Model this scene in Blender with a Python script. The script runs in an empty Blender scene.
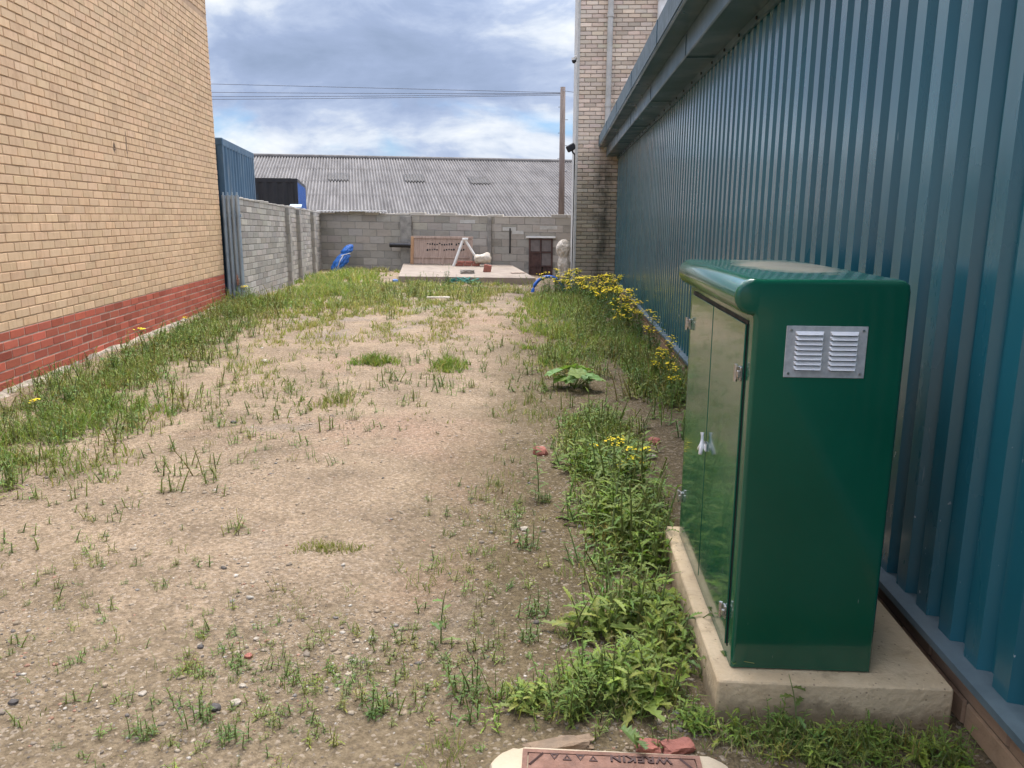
import bpy, math, random
import numpy as np
from mathutils import Vector, Matrix, noise as mnoise
R = math.radians
random.seed(7); rng = np.random.default_rng(11)
scene = bpy.context.scene
col = scene.collection

# ------------------------------------------------------------------ terrain height
def sstep(a, b, t):
    t = np.clip((np.asarray(t, float) - a) / (b - a), 0, 1)
    return t * t * (3 - 2 * t)
def gz(x, y):
    x = np.asarray(x, float); y = np.asarray(y, float)
    z = -0.10 * sstep(13, 19.5, y) - 0.08 * sstep(-3, 0.5, x) * sstep(17, 23, y)
    z = z + 0.012 * np.sin(x * 1.7 + 0.6 * y) * np.cos(y * 1.15 - 0.4 * x) + 0.006 * np.sin(3.9 * x + 1.3) * np.sin(3.1 * y)
    z = z - 0.02 * np.exp(-((x + 0.75 - 0.05 * y) / 0.22) ** 2) - 0.02 * np.exp(-((x + 2.15 + 0.02 * y) / 0.25) ** 2)
    return z
def fz(x, y): return mnoise.noise((float(x) * 2.2, float(y) * 2.2, 0.3)) * .014 + mnoise.noise((float(x) * 7, float(y) * 7, 1.7)) * .007 + mnoise.noise((float(x) * 17, float(y) * 17, 3.1)) * .003
def g(x, y): return float(gz(x, y)) + fz(x, y)

# ------------------------------------------------------------------ materials
def nodes_of(name):
    m = bpy.data.materials.new(name); m.use_nodes = True
    nt = m.node_tree
    return m, nt, nt.nodes['Principled BSDF']
def N(nt, t, **kw):
    n = nt.nodes.new(t)
    for k, v in kw.items():
        if k.startswith('i_'):
            key = k[2:]
            n.inputs[int(key) if key.isdigit() else key.replace('_', ' ')].default_value = v
        else: setattr(n, k, v)
    return n
def L(nt, a, b): nt.links.new(a, b)
def rgba(c): return (c[0], c[1], c[2], 1)
def ramp(nt, fac, stops, interp='LINEAR'):
    r = N(nt, 'ShaderNodeValToRGB'); r.color_ramp.interpolation = interp
    e = r.color_ramp.elements
    while len(e) < len(stops): e.new(0.5)
    for el, (p, c) in zip(e, stops): el.position = p; el.color = rgba(c) if len(c) == 3 else c
    L(nt, fac, r.inputs[0]); return r.outputs[0]
def coords(nt, scale=(1, 1, 1), loc=(0, 0, 0)):
    tc = N(nt, 'ShaderNodeTexCoord'); mp = N(nt, 'ShaderNodeMapping')
    mp.inputs['Scale'].default_value = scale; mp.inputs['Location'].default_value = loc
    L(nt, tc.outputs['Object'], mp.inputs[0]); return mp.outputs[0]
def noise(nt, vec, scale, detail=4, rough=0.55, dist=0.0):
    n = N(nt, 'ShaderNodeTexNoise'); n.inputs['Scale'].default_value = scale
    n.inputs['Detail'].default_value = detail; n.inputs['Roughness'].default_value = rough; n.inputs['Distortion'].default_value = dist
    L(nt, vec, n.inputs['Vector']); return n.outputs[0]
def mix(nt, fac, a, b, mode='MIX'):
    m = N(nt, 'ShaderNodeMix', data_type='RGBA', blend_type=mode)
    for s, v in ((m.inputs[0], fac), (m.inputs[6], a), (m.inputs[7], b)):
        if isinstance(v, (int, float)): s.default_value = v
        elif isinstance(v, tuple): s.default_value = rgba(v)
        else: L(nt, v, s)
    return m.outputs[2]
def mapr(nt, v, a, b, c=0.0, d=1.0):
    m = N(nt, 'ShaderNodeMapRange', interpolation_type='SMOOTHSTEP')
    for i, x in enumerate((a, b, c, d)): m.inputs[i + 1].default_value = x
    L(nt, v, m.inputs[0]); return m.outputs[0]
def math_(nt, op, a, b=0.0):
    m = N(nt, 'ShaderNodeMath', operation=op)
    for s, v in ((m.inputs[0], a), (m.inputs[1], b)):
        if isinstance(v, (int, float)): s.default_value = v
        else: L(nt, v, s)
    return m.outputs[0]
def bump(nt, h, strength, dist=0.01):
    b = N(nt, 'ShaderNodeBump'); b.inputs['Strength'].default_value = strength; b.inputs['Distance'].default_value = dist
    L(nt, h, b.inputs['Height']); return b.outputs[0]
def attr_col(nt):
    a = N(nt, 'ShaderNodeAttribute'); a.attribute_name = 'Col'; return a.outputs['Color']

def simple(name, c1, c2=None, scale=6, rough=0.7, metal=0.0, bmp=0.2, bscale=60, use_col=False, stretch=(1, 1, 1), coat=0.0, dirt=None, dscale=2.0, damt=0.5):
    m, nt, p = nodes_of(name)
    c2 = c2 or tuple(v * 0.75 for v in c1)
    v = coords(nt, stretch)
    c = mix(nt, mapr(nt, noise(nt, v, scale, 6, 0.62), 0.32, 0.68), c2, c1)
    if dirt:
        d = mapr(nt, noise(nt, v, dscale, 7, 0.7, 0.6), 0.5, 0.72, 0, damt)
        c = mix(nt, d, c, dirt)
    if use_col: c = mix(nt, 1.0, c, attr_col(nt), 'MULTIPLY')
    L(nt, c, p.inputs['Base Color'])
    p.inputs['Metallic'].default_value = metal; p.inputs['Coat Weight'].default_value = coat
    L(nt, mapr(nt, noise(nt, v, scale * 2.3, 4), 0.3, 0.7, max(rough - 0.1, 0.02), min(rough + 0.1, 1)), p.inputs['Roughness'])
    if bmp: L(nt, bump(nt, noise(nt, coords(nt), bscale, 5, 0.6), bmp, 0.01), p.inputs['Normal'])
    return m

def leaf_mat(name, trans=0.25, rough=0.55):
    m, nt, p = nodes_of(name)
    c = attr_col(nt)
    v = coords(nt)
    c = mix(nt, mapr(nt, noise(nt, v, 25, 3), 0.3, 0.7, 0, 0.35), c, mix(nt, 1.0, c, (0.62, 0.6, 0.45), 'MULTIPLY'))
    L(nt, c, p.inputs['Base Color']); p.inputs['Roughness'].default_value = rough
    p.inputs['Specular IOR Level'].default_value = 0.3
    t = N(nt, 'ShaderNodeBsdfTranslucent'); L(nt, mix(nt, 1.0, c, (1.0, 1.1, 0.45), 'MULTIPLY'), t.inputs[0])
    ms = N(nt, 'ShaderNodeMixShader'); ms.inputs[0].default_value = trans
    out = nt.nodes['Material Output']
    L(nt, p.outputs[0], ms.inputs[1]); L(nt, t.outputs[0], ms.inputs[2]); L(nt, ms.outputs[0], out.inputs[0])
    return m

def ground_mat():
    m, nt, p = nodes_of('soil')
    v = coords(nt)
    big = noise(nt, v, 0.42, 5, 0.6, 0.4); mid = noise(nt, v, 1.9, 6, 0.65, 0.3); fine = noise(nt, v, 38, 7, 0.8); grit = noise(nt, v, 130, 3, 0.7)
    sep = N(nt, 'ShaderNodeSeparateXYZ'); L(nt, v, sep.inputs[0]); X, Y = sep.outputs[0], sep.outputs[1]
    c = ramp(nt, mid, [(0.25, (0.175, 0.132, 0.087)), (0.42, (0.268, 0.205, 0.14)), (0.6, (0.345, 0.264, 0.18)), (0.8, (0.41, 0.32, 0.228))])
    # pinkish brick dust, grey hardcore
    pk = mapr(nt, noise(nt, coords(nt, (1, 1, 1), (7, 3, 0)), 0.55, 4, 0.6, 0.5), 0.52, 0.68, 0, 0.65)
    c = mix(nt, pk, c, (0.345, 0.232, 0.165))
    gy = mapr(nt, noise(nt, coords(nt, (1, 1, 1), (-4, 9, 2)), 0.8, 5, 0.65, 0.5), 0.55, 0.7, 0, 0.55)
    c = mix(nt, gy, c, (0.235, 0.21, 0.185))
    # mossy, damp brown strip by the sheds and along the left verge
    edge = math_(nt, 'ADD', X, math_(nt, 'MULTIPLY', math_(nt, 'SUBTRACT', big, 0.5), 1.6))
    right = mapr(nt, edge, -0.95, 0.0, 0, 0.92)
    c = mix(nt, right, c, mix(nt, mid, (0.085, 0.066, 0.034), (0.175, 0.135, 0.075)))
    fore = mapr(nt, math_(nt, 'ADD', Y, math_(nt, 'MULTIPLY', math_(nt, 'SUBTRACT', mid, 0.5), 2.2)), 3.1, 2.0, 0, .6)
    c = mix(nt, fore, c, mix(nt, big, (0.15, 0.118, 0.068), (0.23, 0.18, 0.115)))
    moss = mapr(nt, noise(nt, coords(nt, (1, 1, 1), (1, -6, 2)), 1.4, 7, 0.7, 0.4), 0.55, 0.72, 0, 0.6)
    far = mapr(nt, Y, 5.5, 12.0, 0.0, 1.0)
    c = mix(nt, math_(nt, 'MULTIPLY', moss, math_(nt, 'MAXIMUM', math_(nt, 'MAXIMUM', far, right), 0.28)), c, (0.115, 0.115, 0.045))
    # tread marks: long dark streaks running up the yard
    tr = mapr(nt, noise(nt, coords(nt, (2.6, 0.28, 1), (2, 1, 0)), 1.5, 5, 0.6, 0.6), 0.56, 0.7, 0, 0.4)
    c = mix(nt, math_(nt, 'MULTIPLY', tr, .45), c, (0.19, 0.15, 0.105))
    # grains
    c = mix(nt, mapr(nt, fine, 0.3, 0.75, 0.0, 1.0), mix(nt, 1.0, c, (0.5, 0.48, 0.45), 'MULTIPLY'), mix(nt, 1.0, c, (1.32, 1.32, 1.3), 'MULTIPLY'))
    vo = N(nt, 'ShaderNodeTexVoronoi'); vo.inputs['Scale'].default_value = 95; L(nt, v, vo.inputs['Vector'])
    gr = N(nt, 'ShaderNodeSeparateColor'); L(nt, vo.outputs['Color'], gr.inputs[0])
    c = mix(nt, mapr(nt, gr.outputs[0], 0.86, 0.95, 0, 0.4), c, (0.46, 0.39, 0.31))
    c = mix(nt, mapr(nt, gr.outputs[1], 0.88, 0.97, 0, 0.45), c, (0.11, 0.09, 0.075))
    L(nt, c, p.inputs['Base Color']); p.inputs['Roughness'].default_value = 0.95; p.inputs['Specular IOR Level'].default_value = 0.15
    h = math_(nt, 'ADD', math_(nt, 'MULTIPLY', fine, 1.0), math_(nt, 'ADD', math_(nt, 'MULTIPLY', vo.outputs['Distance'], -0.5), math_(nt, 'MULTIPLY', grit, 0.35)))
    L(nt, bump(nt, h, 0.75, 0.018), p.inputs['Normal'])
    return m

def brick_mat(name, base, streak, sscale=(9, 9, 16), amt=0.6, rough=0.85, blotch=None, stain=None):
    m, nt, p = nodes_of(name)
    v = coords(nt, sscale)
    c = mix(nt, mapr(nt, noise(nt, v, 1.6, 5, 0.7, 0.5), 0.45, 0.72, 0, amt), base, streak)
    c = mix(nt, 1.0, c, attr_col(nt), 'MULTIPLY')
    w = noise(nt, coords(nt), 0.55, 5, 0.6, 0.4)
    c = mix(nt, mapr(nt, w, 0.4, 0.75, 0, 0.35), c, mix(nt, 1.0, c, blotch or (0.86, 0.83, 0.8), 'MULTIPLY'))
    if stain: c = stain(nt, c)
    L(nt, c, p.inputs['Base Color']); p.inputs['Roughness'].default_value = rough; p.inputs['Specular IOR Level'].default_value = 0.25
    L(nt, bump(nt, noise(nt, coords(nt), 90, 5, 0.7), 0.35, 0.006), p.inputs['Normal'])
    return m

def paint_marks(nt, c):       # the two dark smears high on the yellow gable
    tc = N(nt, 'ShaderNodeTexCoord'); out = c
    for (px, pz, rx, rz, a) in ((2.93, 2.26, .05, .08, .9), (3.30, 2.33, .03, .2, .7)):
        mp = N(nt, 'ShaderNodeMapping'); L(nt, tc.outputs['Object'], mp.inputs[0])
        mp.inputs['Location'].default_value = (-px / rx, 0, -pz / rz); mp.inputs['Scale'].default_value = (1 / rx, 0, 1 / rz)
        ln = N(nt, 'ShaderNodeVectorMath', operation='LENGTH'); L(nt, mp.outputs[0], ln.inputs[0])
        k = math_(nt, 'ADD', ln.outputs['Value'], math_(nt, 'MULTIPLY', noise(nt, tc.outputs['Object'], 30, 4), 0.9))
        out = mix(nt, mapr(nt, k, 1.5, 0.9, 0, a), out, (0.09, 0.055, 0.035))
    return out
def algae(nt, c):             # green-black run-off stain under the gutter end of the pier
    v = coords(nt); sep = N(nt, 'ShaderNodeSeparateXYZ'); L(nt, v, sep.inputs[0])
    n1 = noise(nt, coords(nt, (1, 1, 0.35)), 5, 6, 0.65, 0.4)
    xx = math_(nt, 'ADD', sep.outputs[0], math_(nt, 'MULTIPLY', math_(nt, 'SUBTRACT', n1, 0.5), 0.5))
    band = math_(nt, 'MULTIPLY', mapr(nt, xx, 0.30, 0.52), mapr(nt, xx, 0.86, 0.62))
    zz = mapr(nt, math_(nt, 'ADD', sep.outputs[2], math_(nt, 'MULTIPLY', n1, 0.8)), 3.5, 2.5)
    g1 = mapr(nt, math_(nt, 'ADD', sep.outputs[2], math_(nt, 'MULTIPLY', n1, 1.6)), 4.0, 2.2, 0, 0.95)
    c = mix(nt, math_(nt, 'MULTIPLY', g1, 0.62), c, (0.13, 0.13, 0.075))
    return mix(nt, math_(nt, 'MULTIPLY', math_(nt, 'MULTIPLY', math_(nt, 'MULTIPLY', band, zz), mapr(nt, noise(nt, coords(nt, (1, 1, .6), (5, 1, 2)), 4.5, 6, .7, .5), .36, .62, .15, 1)), 0.75), c, (0.04, 0.043, 0.033))

def teal_mat():
    m, nt, p = nodes_of('teal_cladding_paint')
    v = coords(nt)
    c = mix(nt, mapr(nt, noise(nt, coords(nt, (1, 1, 0.15)), 2.2, 5, 0.6), 0.3, 0.7), (0.009, 0.092, 0.124), (0.015, 0.122, 0.158))
    sep = N(nt, 'ShaderNodeSeparateXYZ'); L(nt, v, sep.inputs[0])
    low = mapr(nt, sep.outputs[2], 1.25, 0.3)
    ch = noise(nt, coords(nt, (1, 1, 0.55)), 46, 2, 0.5); cl = noise(nt, v, 5, 3)
    chip = math_(nt, 'MULTIPLY', mapr(nt, ch, 0.71, 0.74), math_(nt, 'MULTIPLY', mapr(nt, cl, 0.45, 0.6), low))
    c = mix(nt, chip, c, (0.55, 0.6, 0.6))
    ch2 = noise(nt, coords(nt, (1, 1, 0.12), (3, 3, 1)), 60, 2, 0.5)
    c = mix(nt, mapr(nt, ch2, 0.74, 0.78, 0, 0.35), c, (0.3, 0.38, 0.4))
    L(nt, c, p.inputs['Base Color'])
    L(nt, math_(nt, 'ADD', mapr(nt, noise(nt, coords(nt, (1, 1, 0.3)), 3, 5), 0.3, 0.7, 0.22, 0.34), math_(nt, 'MULTIPLY', chip, 0.4)), p.inputs['Roughness'])
    p.inputs['Coat Weight'].default_value = 0.6; p.inputs['Coat Roughness'].default_value = 0.16
    L(nt, bump(nt, noise(nt, coords(nt, (1, 1, 0.4)), 3.5, 3), 0.25, 0.012), p.inputs['Normal'])
    return m

def cabinet_mat(name, rough, stain=False):
    m, nt, p = nodes_of(name)
    v = coords(nt)
    c = mix(nt, mapr(nt, noise(nt, v, 2.2, 4), 0.3, 0.7), (0.003, 0.08, 0.044), (0.005, 0.098, 0.055))
    r = mapr(nt, noise(nt, v, 6, 5), 0.3, 0.7, rough, rough + 0.08)
    sc = noise(nt, coords(nt, (70, 70, 9)), 1.0, 2)
    c = mix(nt, mapr(nt, sc, 0.76, 0.8, 0, 0.5), c, (0.25, 0.36, 0.3))
    if stain:   # dried dirt lying on the lid
        tc = N(nt, 'ShaderNodeTexCoord'); mp = N(nt, 'ShaderNodeMapping'); L(nt, tc.outputs['Object'], mp.inputs[0])
        mp.inputs['Location'].default_value = (-0.03 / .17, -0.13 / .42, -1.205 / .05); mp.inputs['Scale'].default_value = (1 / .17, 1 / .42, 1 / .05)
        ln = N(nt, 'ShaderNodeVectorMath', operation='LENGTH'); L(nt, mp.outputs[0], ln.inputs[0])
        k = math_(nt, 'ADD', ln.outputs['Value'], math_(nt, 'MULTIPLY', math_(nt, 'SUBTRACT', noise(nt, v, 9, 4), 0.5), 0.8))
        d = mapr(nt, k, 1.1, 0.6, 0, 0.75)
        c = mix(nt, d, c, mix(nt, noise(nt, v, 14, 4), (0.33, 0.27, 0.18), (0.47, 0.42, 0.33)))
        r = math_(nt, 'ADD', r, math_(nt, 'MULTIPLY', d, 0.45))
    L(nt, c, p.inputs['Base Color']); L(nt, r, p.inputs['Roughness'])
    p.inputs['Specular IOR Level'].default_value = 0.4; p.inputs['Coat Weight'].default_value = 0.4; p.inputs['Coat Roughness'].default_value = rough * 0.35
    L(nt, bump(nt, noise(nt, v, 5, 2), 0.08, 0.01), p.inputs['Normal'])
    return m

M = {}
M['soil'] = ground_mat()
M['yellow_brick'] = brick_mat('yellow_brick', (0.63, 0.44, 0.265), (0.47, 0.3, 0.17), (9, 9, 2.2), 0.7, stain=paint_marks)
M['red_brick'] = brick_mat('red_brick', (0.40, 0.105, 0.062), (0.30, 0.07, 0.045), (5, 5, 5), 0.5)
M['tan_mortar'] = simple('tan_mortar', (0.48, 0.33, 0.2), (0.38, 0.25, 0.15), rough=0.95)
M['pale_mortar'] = simple('pale_mortar', (0.55, 0.41, 0.32), (0.4, 0.27, 0.2), rough=0.95)
M['buff_brick'] = brick_mat('buff_brick', (0.64, 0.53, 0.42), (0.55, 0.41, 0.31), (6, 6, 6), 0.5, stain=algae)
M['grey_mortar'] = simple('grey_mortar', (0.24, 0.215, 0.18), rough=0.95)
M['stained_mortar'] = brick_mat('stained_mortar', (0.5, 0.41, 0.33), (0.4, 0.32, 0.26), stain=algae)
M['grey_block'] = brick_mat('grey_block', (0.345, 0.32, 0.275), (0.26, 0.24, 0.2), (2, 2, 5), 0.6)
M['block_mortar'] = simple('block_mortar', (0.3, 0.285, 0.25), (0.19, 0.18, 0.16), rough=0.95)
M['render'] = simple('pale_render', (0.5, 0.49, 0.45), (0.4, 0.39, 0.35), 3, 0.9, dirt=(0.25, 0.24, 0.19))
M['concrete'] = simple('concrete', (0.5, 0.425, 0.31), (0.4, 0.33, 0.23), 4, 0.9, bmp=0.35, bscale=80, dirt=(0.22, 0.16, 0.09), dscale=6, damt=0.55)
def plinth_mat():
    m = simple('plinth_concrete', (0.56, 0.44, 0.275), (0.45, 0.34, 0.2), 4, 0.9, bmp=0.6, bscale=45, dirt=(0.2, 0.145, 0.08), dscale=7, damt=0.6)
    nt = m.node_tree; p = nt.nodes['Principled BSDF']; src = p.inputs['Base Color'].links[0].from_socket; v = coords(nt)
    sep = N(nt, 'ShaderNodeSeparateXYZ'); L(nt, v, sep.inputs[0])
    k = math_(nt, 'ADD', sep.outputs[2], math_(nt, 'MULTIPLY', math_(nt, 'SUBTRACT', noise(nt, v, 9, 6, .7), .5), .16))
    c = mix(nt, mapr(nt, k, .125, .06, 0, .75), src, (0.2, 0.15, 0.085))         # soil splash along the bottom
    vo = N(nt, 'ShaderNodeTexVoronoi'); vo.inputs['Scale'].default_value = 38; L(nt, v, vo.inputs['Vector'])
    c = mix(nt, mapr(nt, vo.outputs['Distance'], .16, .08, 0, .7), c, (0.17, 0.125, 0.075))
    L(nt, c, p.inputs['Base Color']); return m
M['plinth'] = plinth_mat()
M['slab'] = simple('slab_concrete', (0.27, 0.222, 0.172), (0.21, 0.168, 0.13), 3, 0.92, dirt=(0.27, 0.22, 0.17))
M['footing'] = brick_mat('footing_block', (0.33, 0.22, 0.135), (0.21, 0.135, 0.08), (3, 3, 6), 0.7)
M['footing_mortar'] = simple('footing_mortar', (0.19, 0.13, 0.085), rough=0.95)
M['rubble'] = simple('pale_concrete_rubble', (0.42, 0.36, 0.28), (0.23, 0.19, 0.14), 9, 0.95, bmp=0.8, bscale=30)
M['teal'] = teal_mat()
M['teal_trim'] = simple('teal_trim_paint', (0.016, 0.068, 0.092), (0.0145, 0.062, 0.084), 0.8, 0.36, bmp=0, coat=0.2)
M['grey_trim'] = simple('grey_blue_trim', (0.09, 0.135, 0.155), (0.06, 0.095, 0.11), 5, 0.65, bmp=0.1, dirt=(0.12, 0.15, 0.16))
M['cab'] = cabinet_mat('green_gloss_grp', 0.17, True)
M['cab_door'] = cabinet_mat('green_door_gloss', 0.1)
M['black'] = simple('black_gap', (0.008, 0.009, 0.009), rough=0.7, bmp=0)
M['zinc'] = simple('zinc_plate', (0.62, 0.63, 0.63), (0.47, 0.48, 0.49), 40, 0.42, metal=0.4, bmp=0.1)
M['louvre'] = simple('bright_louvre', (0.88, 0.88, 0.87), (0.82, 0.82, 0.81), 20, 0.4, metal=0.0, bmp=0)
M['steel'] = simple('steel_fitting', (0.6, 0.58, 0.54), (0.42, 0.4, 0.37), 30, 0.3, metal=0.9, bmp=0.1)
M['white'] = simple('white_paint', (0.75, 0.75, 0.72), (0.62, 0.61, 0.57), 6, 0.5)
M['galv'] = simple('galvanised_pale', (0.36, 0.43, 0.48), (0.27, 0.33, 0.38), 5, 0.45, metal=0.3)
M['cont_blue'] = simple('container_blue', (0.06, 0.13, 0.2), (0.035, 0.08, 0.13), 2, 0.6, stretch=(4, 4, .5), dirt=(0.2, 0.22, 0.22), damt=0.6)
M['cont_bright'] = simple('container_bright_blue', (0.02, 0.1, 0.36), (0.015, 0.07, 0.25), 2, 0.45)
M['cont_black'] = simple('container_black', (0.014, 0.016, 0.019), (0.009, 0.01, 0.013), 2, 0.5)
M['window_grey'] = simple('dim_pane', (0.035, 0.04, 0.045), rough=0.15, bmp=0)
M['asbestos'] = simple('fibre_cement', (0.155, 0.145, 0.135), (0.11, 0.102, 0.095), 1.3, 0.9, stretch=(1.6, .3, .3), dirt=(0.07, 0.065, 0.06), dscale=0.7, damt=0.5, use_col=True)
M['rooflight'] = simple('old_rooflight', (0.075, 0.068, 0.058), (0.055, 0.05, 0.043), 2, 0.7)
M['pole'] = simple('pole_timber', (0.2, 0.16, 0.135), (0.13, 0.1, 0.085), 4, 0.9, stretch=(6, 6, 0.5))
M['wire'] = simple('wire_grey', (0.1, 0.11, 0.13), rough=0.6, bmp=0)
M['plastic_black'] = simple('black_plastic', (0.012, 0.012, 0.014), rough=0.45, bmp=0.05)
M['tarp'] = simple('blue_tarp', (0.02, 0.15, 0.5), (0.015, 0.09, 0.33), 14, 0.4, bmp=0.5, bscale=30)
M['tarp_white'] = simple('tie_cord', (0.6, 0.6, 0.58), rough=0.7)
M['hose'] = simple('blue_pipe_plastic', (0.015, 0.13, 0.55), (0.012, 0.1, 0.42), 6, 0.35, bmp=0)
M['wood'] = simple('weathered_wood', (0.4, 0.3, 0.24), (0.29, 0.21, 0.165), 3, 0.9, stretch=(14, 4, 1), dirt=(0.12, 0.085, 0.06))
M['wood_orange'] = simple('orange_wood', (0.42, 0.25, 0.13), (0.3, 0.17, 0.09), 4, 0.85, stretch=(9, 9, 1))
M['sack'] = simple('dirty_white_sack', (0.62, 0.56, 0.47), (0.4, 0.35, 0.27), 9, 0.9, bmp=0.5, bscale=25)
M['rust'] = simple('rusty_brown_metal', (0.085, 0.042, 0.034), (0.05, 0.027, 0.023), 6, 0.75)
M['pane'] = simple('dusty_pane', (0.17, 0.145, 0.135), (0.12, 0.105, 0.1), 6, 0.5)
M['cover'] = simple('rusty_cover', (0.25, 0.135, 0.095), (0.16, 0.085, 0.06), 22, 0.75, metal=0.25, bmp=0.4, bscale=120)
M['dirty_brick'] = simple('dirty_brick', (0.27, 0.19, 0.125), (0.17, 0.125, 0.085), 14, 0.95, bmp=0.5)
M['red_lump'] = simple('red_brick_lump', (0.36, 0.14, 0.1), (0.26, 0.1, 0.075), 14, 0.95, bmp=0.5)
M['white_stone'] = simple('pale_stone', (0.42, 0.37, 0.3), (0.3, 0.26, 0.2), 16, 0.9, bmp=0.5)
M['dark_stone'] = simple('dark_stone', (0.09, 0.08, 0.075), (0.06, 0.055, 0.05), 16, 0.85, bmp=0.5)
M['gravel'] = simple('gravel_mix', (0.92, 0.92, 0.92), (0.6, 0.6, 0.6), 40, 0.92, use_col=True)
M['teal_net'] = simple('green_net', (0.06, 0.3, 0.25), rough=0.7)
M['leaf'] = leaf_mat('leaf', 0.32); M['grass'] = leaf_mat('grass_blade', 0.4)
M['petal'] = leaf_mat('yellow_petal', 0.2)

# ------------------------------------------------------------------ mesh builder
class MB:
    def __init__(s): s.v = []; s.f = []; s.m = []; s.c = []
    def face(s, idx, mi=0, c=(1, 1, 1)): s.f.append(tuple(idx)); s.m.append(mi); s.c.append(c)
    def quad(s, a, b, c_, d, mi=0, col_=(1, 1, 1)):
        n = len(s.v); s.v += [tuple(a), tuple(b), tuple(c_), tuple(d)]; s.face((n, n + 1, n + 2, n + 3), mi, col_)
    def box(s, c, size, mi=0, rot=None, bev=0.0, col_=(1, 1, 1)):
        cx = Vector(c); h = Vector(size) / 2; n = len(s.v)
        rot = rot or Matrix.Identity(3)
        if bev <= 0:
            for sx in (-1, 1):
                for sy in (-1, 1):
                    for sz in (-1, 1): s.v.append(tuple(cx + rot @ Vector((sx * h.x, sy * h.y, sz * h.z))))
            for q in ((0, 1, 3, 2), (4, 6, 7, 5), (0, 4, 5, 1), (2, 3, 7, 6), (0, 2, 6, 4), (1, 5, 7, 3)): s.face([n + i for i in q], mi, col_)
            return
        b = bev; ids = {}
        for sx in (-1, 1):
            for sy in (-1, 1):
                for sz in (-1, 1):
                    for ax in range(3):
                        p = [sx * (h.x - b), sy * (h.y - b), sz * (h.z - b)]
                        p[ax] = (sx, sy, sz)[ax] * h[ax]
                        ids[(sx, sy, sz, ax)] = len(s.v); s.v.append(tuple(cx + rot @ Vector(p)))
        for ax in range(3):
            o = [i for i in range(3) if i != ax]
            for sg in (-1, 1):
                q = []
                for a, b2 in ((-1, -1), (1, -1), (1, 1), (-1, 1)):
                    k = [0, 0, 0]; k[ax] = sg; k[o[0]] = a; k[o[1]] = b2; q.append(ids[(*k, ax)])
                s.face(q, mi, col_)
            for a in (-1, 1):
                for b2 in (-1, 1):
                    k1 = [0, 0, 0]; k1[ax] = -1; k1[o[0]] = a; k1[o[1]] = b2
                    k2 = list(k1); k2[ax] = 1
                    s.face((ids[(*k1, o[0])], ids[(*k2, o[0])], ids[(*k2, o[1])], ids[(*k1, o[1])]), mi, col_)
        for sx in (-1, 1):
            for sy in (-1, 1):
                for sz in (-1, 1): s.face([ids[(sx, sy, sz, a)] for a in range(3)], mi, col_)
    def tube(s, pts, rad, n=8, mi=0, caps=True, col_=(1, 1, 1)):
        pts = [Vector(p) for p in pts]
        if not isinstance(rad, (list, tuple)): rad = [rad] * len(pts)
        base = len(s.v); up = Vector((0, 0, 1))
        for i, p in enumerate(pts):
            t = (pts[min(i + 1, len(pts) - 1)] - pts[max(i - 1, 0)]).normalized()
            a = t.cross(up if abs(t.z) < 0.95 else Vector((1, 0, 0))).normalized(); b = a.cross(t)
            for k in range(n):
                an = 2 * math.pi * k / n
                s.v.append(tuple(p + (a * math.cos(an) + b * math.sin(an)) * rad[i]))
        for i in range(len(pts) - 1):
            for k in range(n):
                k2 = (k + 1) % n
                s.face((base + i * n + k, base + i * n + k2, base + (i + 1) * n + k2, base + (i + 1) * n + k), mi, col_)
        if caps:
            s.face([base + k for k in range(n)][::-1], mi, col_); s.face([base + (len(pts) - 1) * n + k for k in range(n)], mi, col_)
    def extrude(s, prof, fn, t0, t1, mi=0, caps=True, closed=True, col_=(1, 1, 1)):
        """prof: list of (a, b); fn(a, b, t) -> point"""
        n = len(prof); base = len(s.v)
        for t in (t0, t1): s.v += [tuple(fn(a, b, t)) for a, b in prof]
        for i in range(n if closed else n - 1):
            j = (i + 1) % n; s.face((base + i, base + j, base + n + j, base + n + i), mi, col_)
        if caps and closed:
            s.face([base + i for i in range(n)][::-1], mi, col_); s.face([base + n + i for i in range(n)], mi, col_)
    def build(s, name, mats, parent=None, smooth=False, loc=None):
        me = bpy.data.meshes.new(name); me.from_pydata(s.v, [], s.f)
        mats = mats if isinstance(mats, (list, tuple)) else [mats]
        for m in mats: me.materials.append(m)
        me.polygons.foreach_set('material_index', s.m)
        if smooth: me.polygons.foreach_set('use_smooth', [True] * len(s.f))
        a = me.color_attributes.new('Col', 'FLOAT_COLOR', 'CORNER')
        cs = []
        for f, c in zip(s.f, s.c): cs += [c[0], c[1], c[2], 1.0] * len(f)
        a.data.foreach_set('color', cs)
        me.update()
        o = bpy.data.objects.new(name, me); col.objects.link(o)
        if parent: o.parent = parent
        if loc: o.location = loc
        return o
def build_split(mb, name, mats, parent, n_per):
    """each group of n_per faces is a piece of its own"""
    for i in range(0, len(mb.f), n_per):
        q = MB(); ids = {}
        for f, m, c in zip(mb.f[i:i + n_per], mb.m[i:i + n_per], mb.c[i:i + n_per]):
            for k in f:
                if k not in ids: ids[k] = len(q.v); q.v.append(mb.v[k])
            q.face([ids[k] for k in f], m, c)
        q.build(name, mats, parent)
def autosmooth(o, ang=35):
    me = o.data
    me.polygons.foreach_set('use_smooth', [True] * len(me.polygons))
    me.set_sharp_from_angle(angle=R(ang))
def recalc(o):
    import bmesh
    bm = bmesh.new(); bm.from_mesh(o.data); bmesh.ops.recalc_face_normals(bm, faces=bm.faces); bm.to_mesh(o.data); bm.free()
def tag(o, label=None, cat=None, group=None, kind=None):
    if label: o['label'] = label
    if cat: o['category'] = cat
    if group: o['group'] = group
    if kind: o['kind'] = kind
    return o
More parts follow.
